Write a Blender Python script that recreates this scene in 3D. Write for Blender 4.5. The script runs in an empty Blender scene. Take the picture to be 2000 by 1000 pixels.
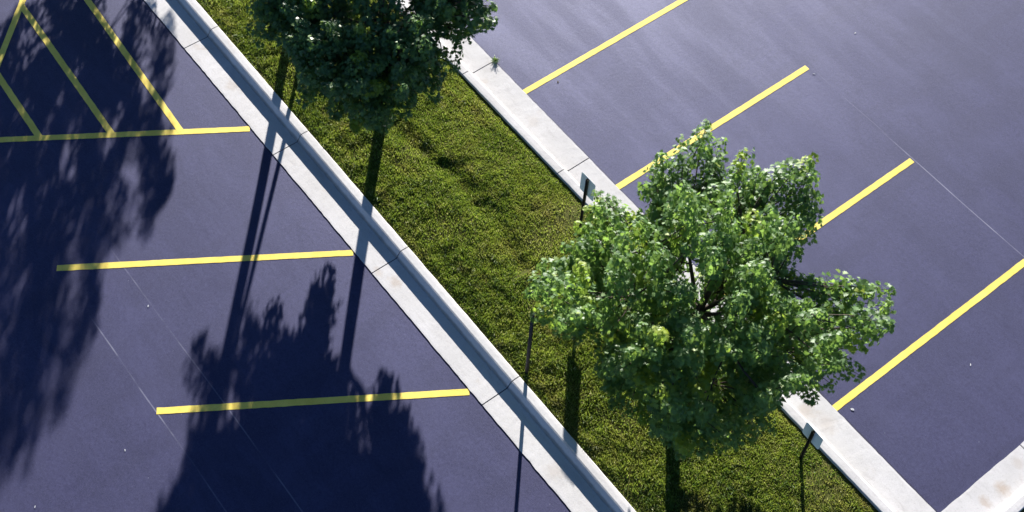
import bpy, math, random
import numpy as np
from mathutils import Vector, Matrix, noise
C = bpy.context.scene.collection
scene = bpy.context.scene
R = math.radians
rng = np.random.default_rng(11)
random.seed(5)

# ------------------------------------------------------------------ helpers
def tag(o, label=None, cat=None, group=None, kind=None):
    if label: o['label'] = label
    if cat: o['category'] = cat
    if group: o['group'] = group
    if kind: o['kind'] = kind
    return o

def link(name, me, m, parent=None):
    o = bpy.data.objects.new(name, me)
    C.objects.link(o)
    if m: me.materials.append(m)
    if parent: o.parent = parent
    return o

def empty(name, loc, rz=0.0):
    o = bpy.data.objects.new(name, None)
    o.location = loc
    o.rotation_euler = (0, 0, rz)
    o.empty_display_size = .2
    C.objects.link(o)
    return o

def mesh_arrays(name, V, F, smooth=False):
    """V (n,3); F list of faces or an (m,k) array"""
    me = bpy.data.meshes.new(name)
    if isinstance(F, np.ndarray):
        n, k = F.shape
        me.vertices.add(len(V)); me.vertices.foreach_set('co', np.asarray(V, np.float32).ravel())
        me.loops.add(n * k); me.loops.foreach_set('vertex_index', F.astype(np.int32).ravel())
        me.polygons.add(n)
        me.polygons.foreach_set('loop_start', (np.arange(n) * k).astype(np.int32))
        me.update(calc_edges=True)
    else:
        me.from_pydata([tuple(v) for v in V], [], F)
        me.update()
    if smooth:
        me.polygons.foreach_set('use_smooth', np.ones(len(me.polygons), bool))
    return me

class MB:
    def __init__(s): s.v = []; s.f = []
    def add(s, vs, fs):
        b = len(s.v); s.v += [tuple(v) for v in vs]
        s.f += [tuple(i + b for i in f) for f in fs]
    def box(s, x0, x1, y0, y1, z0, z1):
        s.add([(x0,y0,z0),(x1,y0,z0),(x1,y1,z0),(x0,y1,z0),(x0,y0,z1),(x1,y0,z1),(x1,y1,z1),(x0,y1,z1)],
              [(3,2,1,0),(4,5,6,7),(0,1,5,4),(1,2,6,5),(2,3,7,6),(3,0,4,7)])
    def tube(s, pts, rad, n=8, lump=0.0, cap=True):
        pts = [Vector(q) for q in pts]
        rings = []
        ref = Vector((0.3, 1, 0.2)).normalized()
        for i, q in enumerate(pts):
            d = (pts[min(i+1, len(pts)-1)] - pts[max(i-1, 0)])
            d = d.normalized() if d.length > 1e-7 else Vector((0,0,1))
            a = d.cross(ref)
            if a.length < .1: a = d.cross(Vector((1,0,0)))
            a.normalize(); b = d.cross(a)
            ring = []
            for k in range(n):
                t = 2*math.pi*k/n
                rr = rad[i] * (1 + (lump * noise.noise(Vector((q.x*3+k, q.y*3, q.z*5))) if lump else 0))
                ring.append(q + a*math.cos(t)*rr + b*math.sin(t)*rr)
            rings.append(ring)
        vs = [v for r in rings for v in r]
        fs = []
        for i in range(len(rings)-1):
            for k in range(n):
                fs.append((i*n+k, i*n+(k+1) % n, (i+1)*n+(k+1) % n, (i+1)*n+k))
        if cap:
            fs.append(tuple(range(n))[::-1]); fs.append(tuple(range((len(rings)-1)*n, len(rings)*n)))
        s.add(vs, fs)
    def build(s, name, m, parent=None, smooth=False):
        me = mesh_arrays(name, s.v, s.f, smooth)
        return link(name, me, m, parent)

# ------------------------------------------------------------------ materials
class N:
    def __init__(s, name):
        s.m = bpy.data.materials.new(name); s.m.use_nodes = True
        s.t = s.m.node_tree; s.t.nodes.clear()
        s.out = s.t.nodes.new('ShaderNodeOutputMaterial')
        s.co = s.t.nodes.new('ShaderNodeTexCoord').outputs['Object']
    def n(s, typ, **k):
        nd = s.t.nodes.new(typ)
        for a, b in k.items(): setattr(nd, a, b)
        return nd
    def l(s, a, b): s.t.links.new(a, b)
    def set(s, sock, v):
        if hasattr(v, 'is_linked') or isinstance(v, bpy.types.NodeSocket): s.l(v, sock)
        else: sock.default_value = v
    def map(s, scale=(1,1,1), loc=(0,0,0), rot=(0,0,0)):
        nd = s.n('ShaderNodeMapping'); s.l(s.co, nd.inputs[0])
        nd.inputs['Scale'].default_value = scale; nd.inputs['Location'].default_value = loc; nd.inputs['Rotation'].default_value = rot
        return nd.outputs[0]
    def noise(s, scale, detail=4, rough=.55, vec=None, dist=0):
        nd = s.n('ShaderNodeTexNoise'); s.l(vec or s.co, nd.inputs['Vector'])
        nd.inputs['Scale'].default_value = scale; nd.inputs['Detail'].default_value = detail
        nd.inputs['Roughness'].default_value = rough; nd.inputs['Distortion'].default_value = dist
        return nd.outputs[0]
    def ramp(s, fac, stops):
        nd = s.n('ShaderNodeValToRGB'); s.l(fac, nd.inputs[0])
        e = nd.color_ramp.elements
        while len(e) < len(stops): e.new(.5)
        for i, (p_, c) in enumerate(stops):
            e[i].position = p_; e[i].color = (*c, 1) if len(c) == 3 else c
        return nd.outputs[0]
    def mr(s, v, a, b, c, d):
        nd = s.n('ShaderNodeMapRange'); s.set(nd.inputs[0], v)
        for i, x in enumerate((a, b, c, d)): nd.inputs[i+1].default_value = x
        return nd.outputs[0]
    def math(s, op, a, b=0.0, c=0.0):
        nd = s.n('ShaderNodeMath', operation=op); s.set(nd.inputs[0], a); s.set(nd.inputs[1], b)
        if op == 'MULTIPLY_ADD': s.set(nd.inputs[2], c)
        return nd.outputs[0]
    def mix(s, fac, a, b, mode='MIX'):
        nd = s.n('ShaderNodeMix', data_type='RGBA', blend_type=mode)
        s.set(nd.inputs[0], fac)
        for sock, v in ((nd.inputs[6], a), (nd.inputs[7], b)):
            if isinstance(v, tuple): sock.default_value = (*v, 1) if len(v) == 3 else v
            else: s.l(v, sock)
        return nd.outputs[2]
    def xyz(s):
        nd = s.n('ShaderNodeSeparateXYZ'); s.l(s.co, nd.inputs[0]); return nd.outputs
    def bump(s, h, strength, dist):
        nd = s.n('ShaderNodeBump'); s.l(h, nd.inputs['Height'])
        nd.inputs['Strength'].default_value = strength; nd.inputs['Distance'].default_value = dist
        return nd.outputs[0]
    def principled(s, col, rough, nrm=None, metal=0.0, spec=.5, final=True):
        nd = s.n('ShaderNodeBsdfPrincipled')
        if isinstance(col, tuple): nd.inputs['Base Color'].default_value = (*col, 1)
        else: s.l(col, nd.inputs['Base Color'])
        s.set(nd.inputs['Roughness'], rough); nd.inputs['Metallic'].default_value = metal
        s.set(nd.inputs['Specular IOR Level'], spec)
        if nrm: s.l(nrm, nd.inputs['Normal'])
        if final: s.l(nd.outputs[0], s.out.inputs[0])
        return nd

def chalk(k, axis, at, w, lo, hi, amp):
    """mask of a chalk snap line: |axis - at| < w, between lo and hi along x"""
    x, y, z = k.xyz()
    wob = k.math('MULTIPLY_ADD', k.noise(.5, 1), .05, -.025)
    d = k.math('ABSOLUTE', k.math('ADD', k.math('SUBTRACT', y, at), wob))
    m = k.mr(d, w*.4, w, 1, 0)
    m = k.math('MULTIPLY', m, k.mr(x, lo, lo+.5, 0, 1))
    m = k.math('MULTIPLY', m, k.mr(x, hi-.5, hi, 1, 0))
    m = k.math('MULTIPLY', m, k.mr(k.noise(1.3, 3), .38, .6, .1, 1))
    return k.math('MULTIPLY', m, amp)

def mat_asphalt():
    k = N('asphalt')
    x, y, z = k.xyz()
    big = k.noise(.35, 5, .6, k.map((.6, 1, 1)))
    streak = k.noise(1.0, 4, .6, k.map((.22, 1.5, 1), rot=(0, 0, R(8))))
    squee = k.noise(1.0, 3, .5, k.map((1.6, .28, 1), loc=(3, 1, 0)))
    fine = k.noise(140, 3, .7)
    mid = k.noise(14, 4, .65)
    base = k.ramp(big, [(.3, (.021, .0205, .047)), (.7, (.035, .034, .076))])
    base = k.mix(k.mr(streak, .46, .58, 0, .55), base, (.042, .0405, .088))
    base = k.mix(k.mr(squee, .5, .57, 0, .42), base, (.022, .021, .044))
    base = k.mix(k.mr(mid, .42, .66, 0, .5), base, (.018, .017, .036))
    base = k.mix(k.mr(fine, .48, .7, 0, .75), base, (.085, .083, .13))
    base = k.mix(k.mr(fine, .3, .42, .6, 0), base, (.012, .011, .024))
    g2 = k.noise(26, 3, .8)
    base = k.mix(k.mr(g2, .5, .64, 0, .4), base, (.014, .013, .027))
    g3 = k.noise(34, 2, .8, k.map((1, 1, 1), loc=(4, 4, 0)))
    base = k.mix(k.mr(g3, .54, .68, 0, .35), base, (.07, .068, .115))
    patch = k.noise(.8, 6, .7, k.map((.8, 1.2, 1), loc=(9, 2, 0)), .7)
    base = k.mix(k.mr(patch, .5, .68, 0, .4), base, (.055, .054, .105))
    base = k.mix(k.mr(patch, .3, .44, .4, 0), base, (.017, .016, .036))
    # pale scuffs, tiny grit
    vor = k.n('ShaderNodeTexVoronoi'); k.l(k.co, vor.inputs['Vector']); vor.inputs['Scale'].default_value = 2.2
    speck = k.mr(vor.outputs['Distance'], .012, .022, 1, 0)
    base = k.mix(k.math('MULTIPLY', speck, .55), base, (.2, .2, .25))
    scuff = k.noise(3.2, 6, .75, k.map((1, .35, 1), rot=(0, 0, R(35))), 1.2)
    base = k.mix(k.mr(scuff, .62, .8, 0, .3), base, (.065, .065, .105))
    # narrow dark band in the asphalt colour beside the gutters
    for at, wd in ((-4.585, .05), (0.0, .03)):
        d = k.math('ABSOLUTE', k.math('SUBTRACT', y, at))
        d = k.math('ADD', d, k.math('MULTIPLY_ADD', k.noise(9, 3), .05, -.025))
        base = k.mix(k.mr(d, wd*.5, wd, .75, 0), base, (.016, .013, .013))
    # chalk layout lines
    for at, lo, hi, amp in ((4.26, -7.5, -1.7, .34), (3.33, -8, -.6, .17), (-9.47, -11.0, -6.9, .36), (-9.49, -7.3, -4.8, .07)):
        base = k.mix(chalk(k, 1, at, .014, lo, hi, amp), base, (.42, .42, .48))
    h = k.math('ADD', k.math('MULTIPLY', fine, .6), k.math('MULTIPLY', mid, .6))
    rough = k.mr(streak, .44, .6, .61, .53)
    p = k.principled(base, rough, k.bump(h, .55, .006), spec=.38)
    p.inputs['Specular Tint'].default_value = (.40, .46, 1, 1)
    return k.m

def mat_concrete():
    k = N('concrete')
    big = k.noise(.9, 5, .6)
    fine = k.noise(90, 3, .7)
    mid = k.noise(11, 5, .7)
    base = k.ramp(big, [(.3, (.465, .452, .447)), (.7, (.555, .542, .545))])
    base = k.mix(k.mr(mid, .45, .75, 0, .45), base, (.45, .435, .42))
    base = k.mix(k.mr(fine, .55, .75, 0, .5), base, (.36, .35, .34))
    stain = k.noise(1.7, 6, .7, k.map((1, 1.6, 1), loc=(5.2, 1.3, 0)), .6)
    base = k.mix(k.mr(stain, .6, .76, 0, .35), base, (.34, .26, .18))
    dark = k.noise(2.4, 5, .7, k.map((1, 3, 1), loc=(1, 7, 0)), .4)
    base = k.mix(k.mr(dark, .55, .76, 0, .4), base, (.30, .28, .27))
    grit = k.noise(38, 4, .8)
    base = k.mix(k.mr(grit, .56, .72, 0, .55), base, (.24, .225, .21))
    x, y, z = k.xyz()
    # dark line along the crease at the foot of the kerb face
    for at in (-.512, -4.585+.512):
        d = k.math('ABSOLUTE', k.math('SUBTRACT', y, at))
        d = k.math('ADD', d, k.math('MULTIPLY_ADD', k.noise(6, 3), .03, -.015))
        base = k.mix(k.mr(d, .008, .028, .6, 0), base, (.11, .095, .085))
    # rust and leaf-tannin spots
    wob = k.math('MULTIPLY_ADD', k.noise(7, 4, .7), .36, -.18)
    for sx, sy, sr, amp in ((-13.15, -5.75, .20, .8), (-13.1, -5.35, .13, .7), (-12.98, -6.3, .14, .35), (-10.25, -4.2, .22, .5), (-10.6, -4.3, .26, .35), (-4.25, -.2, .17, .6), (-3.9, -.1, .12, .45), (-8.6, -.2, .2, .3), (-1.6, -4.15, .12, .35), (-2.9, -4.3, .2, .25), (1.1, -.25, .2, .35)):
        dx = k.math('SUBTRACT', x, sx); dy = k.math('MULTIPLY', k.math('SUBTRACT', y, sy), 1.3)
        r2 = k.math('SQRT', k.math('ADD', k.math('MULTIPLY', dx, dx), k.math('MULTIPLY', dy, dy)))
        base = k.mix(k.mr(k.math('ADD', r2, wob), sr*.3, sr, amp*.55, 0), base, (.31, .21, .12))
    h = k.math('ADD', fine, mid)
    k.principled(base, .9, k.bump(h, .45, .005), spec=.08)
    return k.m

def mat_paint():
    k = N('yellow_road_paint')
    wear = k.noise(22, 5, .75)
    big = k.noise(3, 3, .6)
    fine = k.noise(140, 2, .7)
    base = k.ramp(big, [(.3, (.70, .52, .075)), (.7, (.80, .63, .12))])
    base = k.mix(k.mr(wear, .56, .72, 0, .5), base, (.42, .32, .07))
    base = k.mix(k.mr(fine, .58, .74, 0, .5), base, (.22, .17, .06))
    k.principled(base, .7, k.bump(fine, .5, .006), spec=.35)
    return k.m

def mat_soil():
    k = N('thatch')
    a = k.noise(6, 5, .7); b = k.noise(60, 4, .7)
    base = k.ramp(a, [(.3, (.055, .07, .014)), (.7, (.13, .11, .035))])
    base = k.mix(k.mr(b, .4, .7, 0, .8), base, (.08, .095, .02))
    k.principled(base, .95, k.bump(b, .8, .03), spec=.1)
    return k.m

def mat_grass():
    k = N('grass_blade')
    big = k.noise(.75, 4, .65, k.map((.7, 1.3, 0)))
    med = k.noise(5.5, 5, .75, k.map((1, 1, 0)), .5)
    dry = k.noise(1.6, 5, .7, k.map((.6, 1, 0), loc=(3, 8, 0)))
    at = k.n('ShaderNodeAttribute', attribute_name='tone').outputs['Fac']
    col = k.ramp(k.math('ADD', k.math('MULTIPLY', big, .5), k.math('MULTIPLY', med, .5)),
                 [(.38, (.040, .125, .018)), (.47, (.115, .215, .032)), (.55, (.235, .315, .05)), (.66, (.33, .34, .10))])
    col = k.mix(k.mr(dry, .52, .68, 0, .75), col, (.30, .225, .09))
    col = k.mix(k.mr(at, .0, .5, .6, 0), col, (.03, .07, .012))
    col = k.mix(k.mr(at, .86, 1, 0, .9), col, (.55, .52, .26))
    p1 = k.principled(col, .5, spec=.35, final=False)
    tr = k.n('ShaderNodeBsdfTranslucent'); k.l(k.mix(.35, col, (.30, .32, .02)), tr.inputs[0])
    mx = k.n('ShaderNodeMixShader'); mx.inputs[0].default_value = .5
    k.l(p1.outputs[0], mx.inputs[1]); k.l(tr.outputs[0], mx.inputs[2]); k.l(mx.outputs[0], k.out.inputs[0])
    return k.m

def mat_leaf(name, cols, trans, rough=.5, tmix=.5):
    k = N(name)
    at = k.n('ShaderNodeAttribute', attribute_name='tone').outputs['Fac']
    col = k.ramp(at, cols)
    p1 = k.principled(col, rough, spec=.42, final=False)
    tr = k.n('ShaderNodeBsdfTranslucent'); k.l(k.mix(.5, col, trans), tr.inputs[0])
    mx = k.n('ShaderNodeMixShader'); mx.inputs[0].default_value = tmix
    k.l(p1.outputs[0], mx.inputs[1]); k.l(tr.outputs[0], mx.inputs[2]); k.l(mx.outputs[0], k.out.inputs[0])
    return k.m

def mat_bark():
    k = N('bark')
    a = k.noise(7, 6, .75, k.map((4, 4, .8)), .5)
    base = k.ramp(a, [(.3, (.035, .026, .02)), (.7, (.12, .095, .075))])
    k.principled(base, .9, k.bump(a, .8, .02), spec=.2)
    return k.m

def mat_simple(name, col, rough, metal=0.0, var=.25):
    k = N(name)
    a = k.noise(18, 5, .7)
    dk = tuple(c*(1-var) for c in col)
    k.principled(k.mix(k.mr(a, .35, .7, 0, 1), col, dk), k.mr(a, .3, .7, rough*.85, min(1, rough*1.15)), metal=metal)
    return k.m

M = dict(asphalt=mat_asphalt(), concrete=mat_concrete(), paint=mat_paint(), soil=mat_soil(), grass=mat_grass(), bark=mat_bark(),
    leaf=mat_leaf('maple_leaf', [(0, (.045, .105, .030)), (.4, (.10, .20, .055)), (.78, (.165, .28, .07)), (1, (.27, .34, .025))], (.34, .52, .08)),
    leaf_shaded=mat_leaf('shaded_maple_leaf', [(0, (.032, .085, .030)), (.4, (.075, .155, .05)), (.78, (.13, .225, .06)), (1, (.22, .29, .025))], (.18, .32, .03), .44, .36),  # maple leaf again, its shade side painted in as darker, less translucent colours
    post=mat_simple('rusted_steel', (.04, .03, .027), .6, .3),
    galv=mat_simple('sign_back_metal', (.88, .89, .9), .35, 0, .05),
    white=mat_simple('white_sign_face', (.75, .75, .75), .5),
    bolt=mat_simple('bolt_steel', (.25, .25, .26), .4, .9),
    scrap=mat_simple('paper', (.5, .5, .52), .7, 0, .1),
    deadleaf=mat_simple('dead_leaf', (.05, .03, .018), .8))
SUN_ELEV = 18.0; SUN = 5.0; SKY = 0.05; EXPO = 1.75
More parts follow.
